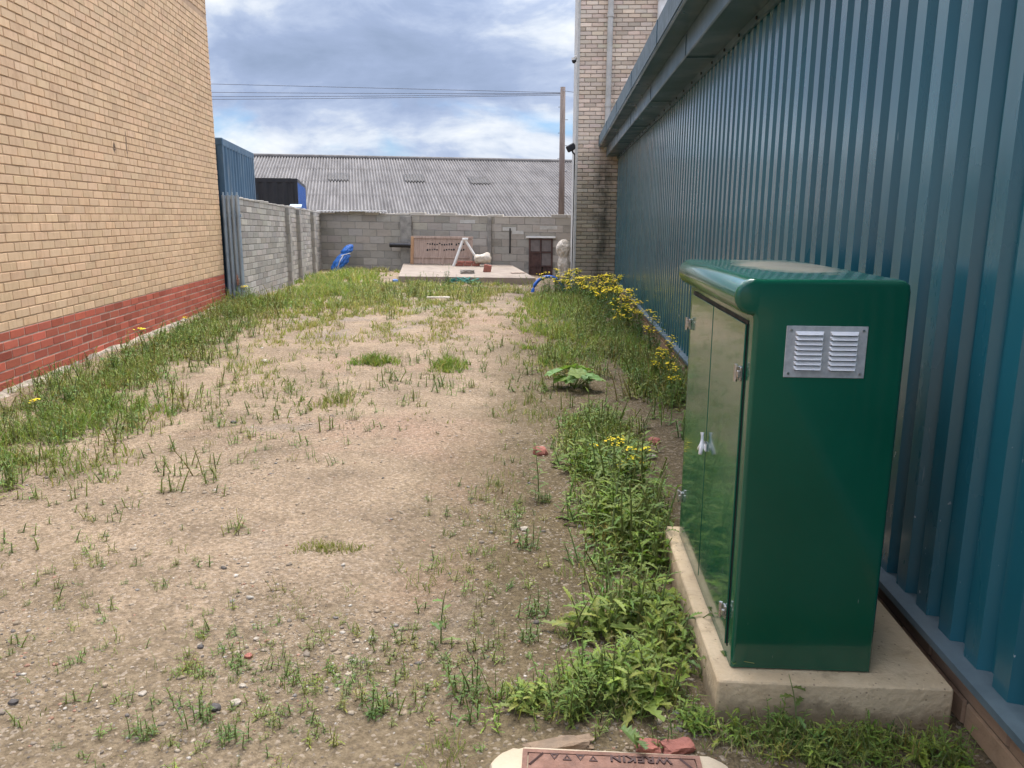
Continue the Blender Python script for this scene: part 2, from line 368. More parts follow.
def empty(name, loc=(0, 0, 0), rz=0.0):
    o = bpy.data.objects.new(name, None); o.empty_display_size = 0.1; o.location = loc; o.rotation_euler = (0, 0, rz); col.objects.link(o); return o
def mesh_np(name, V, F, C, mat, parent=None):
    me = bpy.data.meshes.new(name); nf = len(F); k = F.shape[1]
    me.vertices.add(len(V)); me.vertices.foreach_set('co', V.astype(np.float32).ravel())
    me.loops.add(nf * k); me.loops.foreach_set('vertex_index', F.astype(np.int32).ravel())
    me.polygons.add(nf); me.polygons.foreach_set('loop_start', np.arange(0, nf * k, k, dtype=np.int32))
    me.materials.append(mat)
    a = me.color_attributes.new('Col', 'FLOAT_COLOR', 'CORNER')
    CC = np.ones((nf, k, 4), np.float32); CC[:, :, :3] = C[:, None, :]
    a.data.foreach_set('color', CC.ravel())
    me.update(calc_edges=True); me.validate()
    o = bpy.data.objects.new(name, me); col.objects.link(o)
    if parent: o.parent = parent
    return o
def copy_tree(o, parent=None):
    c = o.copy(); col.objects.link(c)
    if parent: c.parent = parent
    for ch in list(o.children): copy_tree(ch, c)
    return c

# ------------------------------------------------------------------ ground
def axis(lo, hi, step, far):
    core = np.arange(lo, hi + 1e-6, step); out = []; d = step
    p = hi
    while p < far: d *= 1.35; p += d; out.append(p)
    neg = []; d = step; p = lo
    while p > -far: d *= 1.35; p -= d; neg.append(p)
    return np.array(neg[::-1] + list(core) + out)
xs = axis(-8, 2.5, 0.05, 900); ys = axis(-2, 26, 0.05, 900)
XX, YY = np.meshgrid(xs, ys)
ZZ = gz(np.clip(XX, -9, 3), np.clip(YY, -3, 27))
fine = np.array([fz(a, b) if b < 28 else 0.0 for a, b in zip(XX.ravel(), YY.ravel())]).reshape(XX.shape)
core = ((XX > -9) & (XX < 3) & (YY > -3) & (YY < 27))
ZZ = ZZ + np.where(core, fine, 0)
ny, nx = XX.shape
idx = np.arange(nx * ny).reshape(ny, nx)
F = np.stack([idx[:-1, :-1], idx[:-1, 1:], idx[1:, 1:], idx[1:, :-1]], -1).reshape(-1, 4)
V = np.stack([XX, YY, ZZ], -1).reshape(-1, 3)
gr = mesh_np('ground', V, F, np.ones((len(F), 3)), M['soil']); gr.data.polygons.foreach_set('use_smooth', [True] * len(F)); tag(gr, kind='structure')

# ------------------------------------------------------------------ masonry faces
def bricks(mb, u0, u1, z0, ncourse, course, blen, joint, proud, fn, mi, colf, holes=(), offset=0.5, inset=0.004, skip=None, du=0.0):
    """bricks laid on the plane fn(u, w, z), w = distance out of the wall"""
    for r in range(ncourse):
        za = z0 + r * course + joint / 2; zb = z0 + (r + 1) * course - joint / 2
        u = u0 - (blen * offset if r % 2 else 0.0) + du
        while u < u1 - 0.01:
            a = max(u + joint / 2, u0); b = min(u + blen - joint / 2, u1); u += blen
            if b - a < 0.02: continue
            um, zm = (a + b) / 2, (za + zb) / 2
            if any(h[0] < um < h[1] and h[2] < zm < h[3] for h in holes): continue
            t = random.uniform(-0.0015, 0.0015); t2 = random.uniform(-0.0015, 0.0015); pr = proud + random.uniform(-.0015, .0015)
            i = inset; c = colf(r, um, zm); n = len(mb.v)
            mb.v += [tuple(fn(*q)) for q in ((a, -.002, za), (b, -.002, za), (b, -.002, zb), (a, -.002, zb),
                     (a + i, pr + t, za + i), (b - i, pr + t2, za + i), (b - i, pr + t2, zb - i), (a + i, pr + t, zb - i))]
            for q in ((4, 5, 6, 7), (0, 1, 5, 4), (1, 2, 6, 5), (2, 3, 7, 6), (3, 0, 4, 7)): mb.face([n + k for k in q], mi, c)
def vary(s, hue=0.04):
    def f(r, u, z):
        v = 1 + random.gauss(0, s); return (v * (1 + random.gauss(0, hue)), v, v * (1 + random.gauss(0, hue)))
    return f

# ---- yellow brick building on the left
AZ = R(-8.14); wd = Vector((math.sin(AZ), math.cos(AZ), 0)); wn = Vector((wd.y, -wd.x, 0))
P0 = Vector((-4.712, 6.30, 0)); UL = 7.17                      # wall coordinate u = 0 at the photo's left edge
yb = empty('brick_building', P0, math.atan2(wd.y, wd.x))       # local x along the wall, local -y out of it
tag(yb, 'two-tone brick building with yellow brick wall above red brick base', 'building')
fnw = lambda u, w, z: (u, -w, z)
mb = MB(); U0 = -5.2; CR = 0.083; REDZ = 0.513
mb.box(((U0 + UL) / 2, 3.0, 2.62), (UL - U0, 6.0, 5.36), 0)
NY = int((5.25 - REDZ) / CR)
bricks(mb, U0, UL, REDZ, NY, CR, 0.248, 0.009, 0.0065, fnw, 1, vary(0.05, 0.015), holes=((-9, 9, 4.575, 4.63),))
mbr = MB()
bricks(mbr, U0, UL, REDZ - 7 * CR, 7, CR, 0.248, 0.011, 0.006, fnw, 1, vary(0.12, 0.03))
# return face of the gable (faces up the yard)
fne = lambda u, w, z: (UL + w, u, z)
bricks(mb, 0, 6.0, REDZ, NY, CR, 0.248, 0.011, 0.009, fne, 1, vary(0.07, 0.02))
bricks(mbr, 0, 6.0, REDZ - 7 * CR, 7, CR, 0.248, 0.011, 0.006, fne, 1, vary(0.12, 0.03))
mb.build('wall', [M['tan_mortar'], M['yellow_brick']], yb)
o = mbr.build('base_course', [M['pale_mortar'], M['red_brick']], yb)
q = MB(); q.box(((U0 + UL) / 2, 0.0008, REDZ / 2 - .06), (UL - U0, 0.004, REDZ + .12), 0); q.build('base_mortar', [M['pale_mortar']], yb)
q = MB(); q.box(((U0 + UL) / 2 + .03, -0.02, 5.33), (UL - U0 + .2, 0.14, 0.16), 0, bev=.01); q.build('roof_edge', M['plastic_black'], yb)
q = MB(); q.tube([(UL + .05, -0.06, 5.5), (UL + .05, -.06, 5.02)], .05, 10); q.build('gutter_spout', M['plastic_black'], yb, True)
q = MB()                                                        # ragged pale concrete footing along the foot of the wall
fo = [(U0 + i * 0.09) for i in range(int((UL + .1 - U0) / 0.09))]
random.seed(3)
rows = []
for u in fo:
    w = max(.02, 0.07 + 0.2 * mnoise.noise((u * .9, 4, 0))) + random.uniform(-.03, .03); zt = 0.02 + 0.035 * mnoise.noise((u * 2, 3, 0))
    rows.append([(u, 0.0, zt + .015), (u + random.uniform(-.02, .02), -w * .6, zt + random.uniform(-.02, .025)), (u + random.uniform(-.03, .03), -w, zt - .03 + random.uniform(-.025, .02)), (u, -w - .03, -0.06)])
for a, b in zip(rows[:-1], rows[1:]):
    for k in range(3): q.quad(a[k], b[k], b[k + 1], a[k + 1])
o = q.build('footing', M['rubble'], yb); recalc(o)

# ---- block wall on the left, running up the yard
def wall_thing(name, a, b, thick, top_a, top_b, label, course, blen, mats, zbase=-.35, holes=(), colv=0.1, coping=True, ragged=0.0):
    a = Vector(a); b = Vector(b); d = b - a; Lw = d.length
    t = empty(name, a, math.atan2(d.y, d.x)); tag(t, label, 'wall')
    mb = MB(); n = int(round((min(top_a, top_b) - zbase) / course))
    top = lambda u: top_a + (top_b - top_a) * u / Lw
    N_ = 24; us = [Lw * i / N_ for i in range(N_ + 1)]
    for u1, u2 in zip(us[:-1], us[1:]):
        z1, z2 = top(u1) - .01, top(u2) - .01
        for y in (0, thick): mb.quad((u1, y, zbase), (u2, y, zbase), (u2, y, z2), (u1, y, z1))
        mb.quad((u1, 0, z1), (u2, 0, z2), (u2, thick, z2), (u1, thick, z1))
    for u in (0, Lw): mb.quad((u, 0, zbase), (u, thick, zbase), (u, thick, top(u) - .01), (u, 0, top(u) - .01))
    sl = (top_b - top_a) / Lw
    z0 = top_a - n * course
    fw = lambda u, w, z: (u, -w, z + sl * u)
    bricks(mb, 0, Lw, z0, n, course, blen, 0.012, 0.007, fw, 1, vary(colv, 0.02), holes=holes)
    fb = lambda u, w, z: (u, thick + w, z + sl * u)
    bricks(mb, 0, Lw, z0, n, course, blen, 0.012, 0.006, fb, 1, vary(colv, 0.02), holes=holes)
    fe = lambda u, w, z: (-w, u, z)
    bricks(mb, 0, thick, z0, n, course, thick + .012, 0.012, 0.006, fe, 1, vary(colv, 0.02))
    mb.build('wall_face', mats, t)
    return t, fw, Lw, top
bm_ = [M['block_mortar'], M['grey_block']]
lw, fw, Lw, top = wall_thing('block_wall', (-5.50, 13.60, 0), (-7.20, 24.10, 0), 0.22, 1.79, 1.585,
    'long grey concrete block wall with buttress piers running up the left of the yard', 0.1125, 0.45, bm_, colv=0.13)
for u, w in ((4.72, .22), (6.3, .35), (8.75, .34)):
    q = MB(); pz = top(u) - .02
    q.box((u, -.045, pz / 2 - .15), (w, .09, pz + .3), 0)
    fp = lambda a, ww, z: (a, -.092 - ww, z)
    bricks(q, u - w / 2, u + w / 2, -.2, int((pz + .2) / .215), .215, w + .01, .012, .006, fp, 1, vary(.1, .02))
    for sgn in (-1, 1):
        fs = lambda a, ww, z, sgn=sgn: (u + sgn * (w / 2 + ww), a, z)
        bricks(q, -.09, 0, -.2, int((pz + .2) / .215), .215, .1, .012, .005, fs, 1, vary(.1, .02))
    q.build('buttress', bm_, lw)
q = MB()
for i in range(23):
    u = .22 + i * .455; h = random.uniform(.03, .06)
    q.box((u, .11, top(u) - .01 + h / 2), (.44, .25, h), 0, bev=.008, col_=(random.uniform(.8, 1.2),) * 3)
q.build('coping', [M['grey_block']], lw)

# ---- back wall with a boarded hatch
bwA = Vector((-7.22, 24.12, 0)); bwB = Vector((1.3, 23.15, 0))
DOOR = (6.43, 7.13, -.25, .86)
bw, fbw, Lb, topb = wall_thing('back_wall', bwA, bwB, 0.2, 1.575, 1.475, 'low grey concrete block wall across the far end of the yard', 0.215, 0.45, bm_, zbase=-.5, holes=(DOOR,), colv=0.1)
for u, w in ((2.73, .34), (5.27, .1)):
    q = MB(); pz = topb(u) - .03
    q.box((u, -.05, pz / 2 - .2), (w, .1, pz + .4), 0, bev=.006); q.build('pier', [M['block_mortar']], bw)
q = MB()
for i in range(18):
    u = .25 + i * .47; h = random.choice((.03, .05, .07, .1)); v = random.uniform(.9, 1.6)
    if u > Lb - .2: break
    q.box((u, .1, topb(u) - .012 + h / 2), (.455, .24, h), 0, bev=.008, col_=(v, v, v))
q.build('coping', [M['grey_block']], bw)
q = MB(); q.box((1.05, -.05, topb(1) + .09), (2.1, .3, .025), 0, bev=.004); q.build('capping_sheet', M['white'], bw)
q = MB(); q.tube([(5.87, -.02, .46), (5.87, -.02, 1.18)], .022, 6); q.build('conduit', M['plastic_black'], bw)
q = MB()
for u, z, w in ((6.1, 1.06, .34), (5.85, 1.16, .4), (4.6, 1.36, .45), (7.0, 1.2, .5)): q.box((u, -.008, z), (w, .012, .1), 0)
build_split(q, 'pale_block', M['render'], bw, 6)
# hatch: frame, lintel, brown boards and dusty panes
hd = q = MB(); q.box((6.78, -.03, .93), (.86, .1, .05), 0, bev=.004); q.build('lintel', M['white'], bw)
dr = MB(); dr.box((6.78, .01, .33), (.7, .03, 1.16), 0); dro = dr.build('hatch_door', M['black'], bw)
q = MB()
for u in (6.455, 6.78, 7.105): q.box((u, -.022, .33), (.05, .03, 1.14), 0)
for z in (.875, .5, .1): q.box((6.78, -.025, z), (.7, .03, .04), 0)
q.build('door_frame', M['rust'], dro)
q = MB()
for u, z, w, h in ((6.615, .69, .27, .33), (6.945, .69, .27, .33), (6.945, .3, .27, .36)): q.box((u, -.012, z), (w, .012, h), 0)
build_split(q, 'pane', M['pane'], dro, 6)
q = MB()
for u, z, w, h in ((6.615, .3, .27, .36), (6.56, -.06, .2, .28), (6.97, -.06, .24, .28)): q.box((u, -.013, z), (w, .014, h), 0)
q.box((6.715, -.016, -.06), (.1, .016, .28), 0); build_split(q, 'board', M['rust'], dro, 6)

# ---- palisade gate post gap between building and block wall
pf = empty('palisade_fence', (-5.575, 13.53, 0)); tag(pf, 'pale blue-grey steel palisade fence in the gap between brick building and block wall', 'fence')
for i in range(4):
    x = -.125 + i * .08; q = MB()
    prof = [(-.034, 0), (-.02, -.022), (0, -.028), (.02, -.022), (.034, 0), (.02, -.014), (0, -.02), (-.02, -.014)]
    zt = 1.84
    n0 = len(q.v)
    q.extrude(prof, lambda a, b, t: (x + a, b, t), 0.0, zt)
    q.extrude([(a * .35, b) for a, b in prof], lambda a, b, t: (x + a, b, t), zt, zt + .05)
    o = q.build('pale', M['galv'], pf); recalc(o)
q = MB(); q.box((0, .025, 1.5), (.31, .03, .05), 0); q.box((0, .025, .3), (.31, .03, .05), 0); build_split(q, 'rail', M['galv'], pf, 6)
q = MB(); q.box((.06, -.05, .38), (.05, .04, .12), 0, bev=.005); q.box((.06, -.075, .47), (.03, .02, .06), 0); q.build('padlock', M['steel'], pf)

# ------------------------------------------------------------------ teal shed on the right
WX = 1.25; Y0, Y1 = -4.0, 17.5
ts = empty('clad_shed', (WX, 0, 0)); tag(ts, 'long teal shed with ribbed metal cladding and boxed eaves on the right', 'building')
q = MB(); pitch = .1625; dep = .034; y = Y0; pts = []
while y < Y1:
    for dy, dx in ((0, 0), (.076, 0), (.092, dep), (.1465, dep)): 
        if y + dy < Y1: pts.append((y + dy, dx))
    y += pitch
zs = [.205, .8, 1.4, 2.0, 2.74]
n = len(pts)
for z in zs: q.v += [(dx, yy, z) for yy, dx in pts]
for r in range(len(zs) - 1):
    for i in range(n - 1): q.face((r * n + i, r * n + i + 1, (r + 1) * n + i + 1, (r + 1) * n + i))
q.build('cladding', M['teal'], ts)
q = MB()    # flashing drip strip under the sheets
q.extrude([(-.045, .172), (-.045, .196), (-.01, .204), (.07, .212), (.07, .2), (-.012, .19), (-.032, .184), (-.032, .172)], lambda a, b, t: (a, t, b), Y0, Y1 - .02)
o = q.build('flashing', M['grey_trim'], ts); recalc(o)
q = MB(); q.box((.16, (Y0 + Y1) / 2, .0), (.3, Y1 - Y0, .34), 0)
ff = lambda u, w, z: (.008 - w, u, z)
bricks(q, Y0, Y1 - .02, -.10, 3, .09, .46, .012, .008, ff, 1, vary(.16, .04))
q.build('brick_footing', [M['footing_mortar'], M['footing']], ts)
q = MB()    # top closure strip
q.box((-.012, (Y0 + Y1) / 2, 2.735), (.02, Y1 - Y0, .05), 0); q.build('top_strip', M['teal_trim'], ts)
q = MB()
yy = -3.9
while yy < Y1:
    q.box((-.027, yy, 2.732), (.012, .022, .022), 0, bev=.003); yy += .49
build_split(q, 'bolt', M['plastic_black'], ts, 26)
def sect(prof, name, m, gaps=()):
    q = MB(); q.extrude(prof, lambda a, b, t: (a, t, b), Y0, Y1 - .02); o = q.build(name, m, ts); recalc(o); return o
sect([(-.005, 2.762), (-.245, 2.762), (-.252, 2.772), (-.252, 2.945), (-.005, 2.945)], 'eaves_box', M['teal_trim'])
sect([(-.02, 2.948), (-.40, 2.948), (-.412, 2.962), (-.412, 3.185), (-.39, 3.185), (-.39, 3.16), (-.02, 3.16)], 'gutter', M['teal_trim'])
q = MB(); q.box((-.416, (Y0 + Y1) / 2, 3.075), (.006, Y1 - Y0 - .03, .2), 0); q.build('gutter_face', M['grey_trim'], ts)
q = MB(); yy = -3
while yy < Y1:
    q.box((-.13, yy, 2.757), (.232, .012, .006), 0); q.box((-.255, yy, 2.85), (.004, .016, .16), 0); q.box((-.422, yy + .6, 3.075), (.006, .03, .2), 0); yy += 2.45
build_split(q, 'joint_cover', M['teal_trim'], ts, 6)
q = MB(); q.quad((-.1, Y0, 3.19), (-.1, Y1, 3.19), (8, Y1, 5.2), (8, Y0, 5.2)); q.box((4.5, (Y0 + Y1) / 2, 1.5), (8.8, Y1 - Y0 - .04, 3.2), 0); q.build('roof', M['asbestos'], ts)

# ------------------------------------------------------------------ pale brick tower block at the end of the shed
TX0, TX1, TY0, TY1, TH = 0.385, 6.0, 17.52, 21.6, 9.5
tw = empty('tower_building', (TX0, TY0, 0)); tag(tw, 'tall pale buff brick building with drainpipes rising behind the teal shed', 'building')
W = TX1 - TX0; D = TY1 - TY0
q = MB(); q.box((W / 2 + .01, D / 2 + .01, TH / 2 - .3), (W - .02, D - .02, TH + .6), 0)
f1 = lambda u, w, z: (u, .0 - w, z)
bricks(q, 0, 3.2, -.3, int((TH + .3) / .083), .083, .248, .011, .004, f1, 1, vary(.11, .03))
q.build('wall', [M['stained_mortar'], M['buff_brick']], tw)
q = MB(); q.box((-.012, D / 2 - .0, TH / 2 - .3), (.05, D + .03, TH + .6), 0); q.build('rendered_side', M['render'], tw)
def pipe(x, y, z0, z1, r, name='drainpipe', m='render'):
    q = MB(); q.tube([(x, y, z0), (x, y, z1)], r, 12)
    for z in np.arange(z0 + .9, z1, 1.75):
        q.tube([(x, y, z - .04), (x, y, z + .04)], r * 1.18, 12)
    o = q.build(name, M[m], tw); autosmooth(o); return o
pipe(.62, -.08, 2.9, TH, .058); pipe(1.68, -.12, 3.2, TH, .115, m='white')
# dome camera and floodlight on the corner
dc = empty('dome_camera', (TX0 - .04, TY0 + .35, 4.78)); tag(dc, 'small white dome camera on the tower corner', 'camera')
q = MB(); q.box((0, 0, .04), (.12, .1, .05), 0, bev=.01); q.tube([(-.06, 0, .03), (-.06, 0, -.02)], .055, 12); q.build('bracket', M['white'], dc)
q = MB(); q.tube([(-.06, 0, -.02), (-.06, 0, -.05), (-.06, 0, -.075), (-.06, 0, -.085)], [.05, .045, .028, .006], 12); q.build('dome', M['plastic_black'], dc, True)
fl = empty('floodlight', (TX0 - .03, TY0 + .25, 2.93)); tag(fl, 'black floodlight on the left edge of the tower', 'lamp')
q = MB(); q.box((-.1, 0, .04), (.2, .12, .14), 0, rot=Matrix.Rotation(R(-28), 3, 'Y'), bev=.02); q.build('housing', M['plastic_black'], fl)
q = MB(); q.tube([(-.02, 0, -.1), (-.06, 0, -.06), (-.08, 0, .02)], .018, 8); q.build('bracket', M['plastic_black'], fl)
cb = MB(); cb.tube([(TX0 - .045, TY0 + .28, 2.85), (TX0 - .05, TY0 + .3, 2.6), (TX0 - .045, TY0 + .35, 2.2), (TX0 - .045, TY0 + .5, 1.5), (TX0 - .05, TY0 + .6, .2)], .014, 6)
tag(cb.build('cable', M['plastic_black']), 'black cable running down the tower edge below the floodlight', 'cable')

# ------------------------------------------------------------------ far warehouse
wa = Vector((-16.55, 44.0, 0)); wb = Vector((.95, 48.5, 0)); wdir = (wb - wa).normalized(); Lr = 46.0
o0 = wa - wdir * 14
wh = empty('warehouse', o0, math.atan2(wdir.y, wdir.x)); tag(wh, 'long low warehouse with grey corrugated roof behind the back wall', 'building')
RZ, EZ, RUN = 4.68, 1.0, 13.0
q = MB(); k = 0; cp = .152; nseg = 6
cols = int(Lr / cp)
def roofpt(u, t, h):  # t 0 ridge .. 1 eaves
    return (u, -RUN * t, RZ + (EZ - RZ) * t + h)
us = np.arange(cols * nseg + 1) * cp / nseg
hs = .042 * np.sin(us / cp * 2 * math.pi)
tiers = [0, .2, .2, .4, .4, .6, .6, .8, .8, 1.0]
for ti in range(5):
    a, b = ti / 5, (ti + 1) / 5 + .006
    n0 = len(q.v)
    q.v += [roofpt(u, a, h) for u, h in zip(us, hs)]; q.v += [roofpt(u, b, h + .012) for u, h in zip(us, hs)]
    m = len(us)
    for i in range(m - 1):
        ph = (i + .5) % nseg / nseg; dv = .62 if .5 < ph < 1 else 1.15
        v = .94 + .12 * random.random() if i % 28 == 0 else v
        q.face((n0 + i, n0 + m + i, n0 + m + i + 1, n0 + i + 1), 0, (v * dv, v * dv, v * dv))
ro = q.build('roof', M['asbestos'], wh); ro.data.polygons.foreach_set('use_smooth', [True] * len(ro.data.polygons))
q = MB(); q.tube([(0, .02, RZ + .03), (Lr, .02, RZ + .03)], .13, 10); q.build('ridge_cap', M['asbestos'], wh, True)
q = MB(); q.quad((0, 0, RZ - .05), (Lr, 0, RZ - .05), (Lr, RUN, EZ), (0, RUN, EZ)); q.build('rear_roof', M['asbestos'], wh)
q = MB(); q.box((Lr / 2, 0, .3), (Lr - .4, RUN * 2 - .6, 1.9), 0); q.build('wall', M['grey_block'] if False else M['render'], wh)
for (px, pz) in ((-11.05, 3.40), (-7.1, 3.39), (-3.75, 3.32)):
    t = (RZ - pz) / (RZ - EZ); 
    rel = Vector((px, 40.5, 0)) - o0; u = rel.dot(wdir)
    q = MB(); uu = np.arange(0, 1.02, cp / nseg) + round((u - .5) / cp) * cp
    hh = .042 * np.sin(uu / cp * 2 * math.pi) + .06
    n0 = 0; q.v += [roofpt(a, t - .055, h) for a, h in zip(uu, hh)] + [roofpt(a, t + .055, h) for a, h in zip(uu, hh)]; m = len(uu)
    for i in range(m - 1): q.face((i, m + i, m + i + 1, i + 1))
    q.build('rooflight', M['rooflight'], wh, True)

# ------------------------------------------------------------------ containers behind the block wall
def ribbed(mb, u0, u1, z0, z1, fn, pitch=.278, dep=.036, mi=0):
    u = u0; pts = []
    while u < u1:
        for du, w in ((0, 0), (.07, 0), (.138, dep), (.208, dep)):
            if u + du < u1: pts.append((u + du, w))
        u += pitch
    pts.append((u1, 0)); n = len(pts); b = len(mb.v)
    mb.v += [fn(a, w, z0) for a, w in pts] + [fn(a, w, z1) for a, w in pts]
    for i in range(n - 1): mb.face((b + i, b + i + 1, b + n + i + 1, b + n + i), mi)
def container(name, loc, rz, length, width, h, mside, mend, label):
    t = empty(name, loc, rz); tag(t, label, 'container')    # local x = length from 0 backwards, side at y = 0 faces -y
    q = MB(); q.box((length / 2, width / 2 + .02, h / 2 + .05), (length - .1, width - .14, h - .14), 0); ribbed(q, .08, length - .08, .16, h - .1, lambda a, w, z: (a, w - .005, z)); q.build('side_panel', mside, t)
    for e, s in ((0, 1), (length, -1)):
        q = MB(); ribbed(q, .08, width - .08, .16, h - .1, lambda a, w, z: (e + s * (w - .005), a, z)); q.build('end_panel', mend, t)
    q = MB()
    for x in (.06, length - .06):
        for y in (.06, width - .06): q.box((x, y, h / 2), (.13, .13, h - .24), 0)
    for y in (.05, width - .05):
        for z in (.1, h - .06): q.box((length / 2, y, z), (length - .2, .1, .12), 0)
    for x in (.05, length - .05):
        for z in (.1, h - .06): q.box((x, width / 2, z), (.1, width - .2, .12), 0)
    q.build('frame', mend if False else mside, t)
    q = MB()
    for x in (.085, length - .085):
        for y in (.085, width - .085):
            for z in (.06, h - .06): q.box((x, y, z), (.19, .19, .13), 0, bev=.012)
    build_split(q, 'corner_casting', mside, t, 26)
    return t
p1 = Vector((-5.638, 13.3, 0)); p2 = Vector((-6.456, 17.0, 0)); cd = (p2 - p1).normalized()
st = p2 - cd * 3.42
container('shipping_container', (st.x, st.y, .2), math.atan2(cd.y, cd.x), 3.42, 2.44, 2.59, M['cont_blue'], M['cont_blue'], 'faded blue shipping container looming over the palisade fence')
c2 = container('shipping_container', (-7.82 - 4.1 * math.cos(R(15.3)), 24.0 - 4.1 * math.sin(R(15.3)), 0), R(15.3), 4.1, 6.06, 2.6, M['cont_black'], M['cont_bright'], 'black container with a bright blue end wall standing beyond the block wall')
q = MB(); q.box((2.35 + .35, -.02, 1.95), (.55, .03, .42), 0); q.build('window', M['window_grey'], c2)

# ------------------------------------------------------------------ pole and wires
up = empty('utility_pole', (.1, 30, -.2)); tag(up, 'tall brown timber pole beside the tower carrying overhead wires', 'pole')
q = MB(); q.tube([(0.03, 0, 0), (0, 0, 6.27)], [.125, .09], 12); q.build('pole_shaft', M['pole'], up, True)
q = MB()
for i in range(9): q.tube([(0, 0, 2.0 + i * .45), (.2, 0, 2.0 + i * .45)] if i % 2 else [(0, 0, 2.0 + i * .45), (-.15, .1, 2.0 + i * .45)], .011, 5)
build_split(q, 'step_peg', M['wire'], up, 7)
for i, (z0, z1, sag) in enumerate(((5.88, 6.226, .0), (5.86, 5.983, .05), (5.84, 5.843, .06), (5.8, 5.738, .05))):
    q = MB(); pts = []
    for k in range(25):
        t = k / 24; pts.append((.1 - 20.2 * t, 30, z0 + (z1 - z0) * 1.58 * t - sag * math.sin(math.pi * t)))
    q.tube(pts, .009, 5); tag(q.build('overhead_wire', M['wire']), 'thin grey overhead wire strung left from the timber pole across the sky', 'wire', 'overhead wires left of the pole')
q = MB(); q.tube([(.1, 30, 5.95), (.5, 26, 5.3), (.6, 21.7, 4.9)], .011, 5); tag(q.build('overhead_wire', M['wire']), 'short wire dropping from the pole top right to the tower', 'wire')

# ------------------------------------------------------------------ green cabinet on its plinth
PX0, PX1, PY0, PY1 = .505, 1.205, 2.185, 3.42; PZ = .13
cp_ = empty('concrete_plinth', ((PX0 + PX1) / 2, (PY0 + PY1) / 2, 0)); cp_.name = 'concrete_plinth'
import bmesh
def bevel_box(name, size, loc, m, bev, seg=3, parent=None, jitter=0.0):
    bm = bmesh.new(); bmesh.ops.create_cube(bm, size=1)
    for v in bm.verts: v.co = Vector((v.co.x * size[0], v.co.y * size[1], v.co.z * size[2]))
    bmesh.ops.bevel(bm, geom=list(bm.edges), offset=bev, segments=seg, affect='EDGES', profile=.5)
    me = bpy.data.meshes.new(name); bm.to_mesh(me); bm.free(); me.materials.append(m)
    o = bpy.data.objects.new(name, me); col.objects.link(o); o.location = loc
    if parent: o.parent = parent
    autosmooth(o, 20); return o
bpy.data.objects.remove(cp_)
o = bevel_box('concrete_plinth', (PX1 - PX0, PY1 - PY0, .33), ((PX0 + PX1) / 2, (PY0 + PY1) / 2, PZ - .165), M['plinth'], .012)
tag(o, 'pale concrete plinth under the green cabinet', 'plinth')

cab = empty('utility_cabinet', (.775, 2.78, PZ)); tag(cab, 'dark green glossy utility cabinet on a concrete plinth beside the teal shed', 'cabinet')
CX0, CX1, CY0, CY1, CZ = .555, .985, 2.255, 3.33, 1.335
def loc_(x, y, z): return (x - .775, y - 2.78, z - PZ)
# body: side profile (x, z) extruded along y with rounded long edges
prof = [(CX1, PZ + .002), (CX1, CZ - .035), (CX1 - .004, CZ - .015), (CX1 - .018, CZ - .003), (CX1 - .035, CZ), (CX0 + .02, CZ - .002)]
bc = (CX0 - .002, CZ - .052); rr = .052
for i in range(11):
    a = R(85 + i * 19); prof.append((bc[0] + rr * math.cos(a), bc[1] + rr * math.sin(a)))
prof += [(CX0 + .0, CZ - .106), (CX0 + .003, CZ - .118), (CX0 + .003, PZ + .002)]
def extr_round(name, prof, ya, yb, rnd, m, parent, steps=4):
    q = MB(); n = len(prof); cx = sum(p[0] for p in prof) / n
    # shrink profile slightly at the ends to round the edge
    pv = [Vector((a, b)) for a, b in prof]; nrm = []
    for i in range(n):
        d = (pv[(i + 1) % n] - pv[i - 1]); nn = Vector((d.y, -d.x)); nrm.append(nn.normalized() if nn.length else Vector((0, 0)))
    rings = []
    for e in range(2):
        rs = []
        for s_ in range(steps + 1):
            a = s_ / steps * math.pi / 2
            rs.append(((1 - math.sin(a)) * rnd, rnd * (1 - math.cos(a))))   # (shrink, dy)
        rings.append(rs)
    seq = [(sh, ya + rnd - math.sqrt(max(rnd * rnd - (rnd - sh) ** 2 * 0, 0)) * 0 + 0) for sh, dy in []]
    lst = []
    for k in range(steps + 1):
        a = k / steps * math.pi / 2; lst.append((rnd * (1 - math.sin(a)), ya + rnd * (1 - math.cos(a))))
    for k in range(steps + 1):
        a = (steps - k) / steps * math.pi / 2; lst.append((rnd * (1 - math.sin(a)), yb - rnd * (1 - math.cos(a))))
    for sh, y in lst: q.v += [loc_(p.x + sg.x * sh, y, max(p.y + sg.y * sh, PZ + .002)) for p, sg in zip(pv, nrm)]
    for r in range(len(lst) - 1):
        for i in range(n):
            j = (i + 1) % n; q.face((r * n + i, r * n + j, (r + 1) * n + j, (r + 1) * n + i))
    q.face(list(range(n))); q.face([(len(lst) - 1) * n + i for i in range(n)][::-1])
    o = q.build(name, m, parent); recalc(o); autosmooth(o, 30); return o
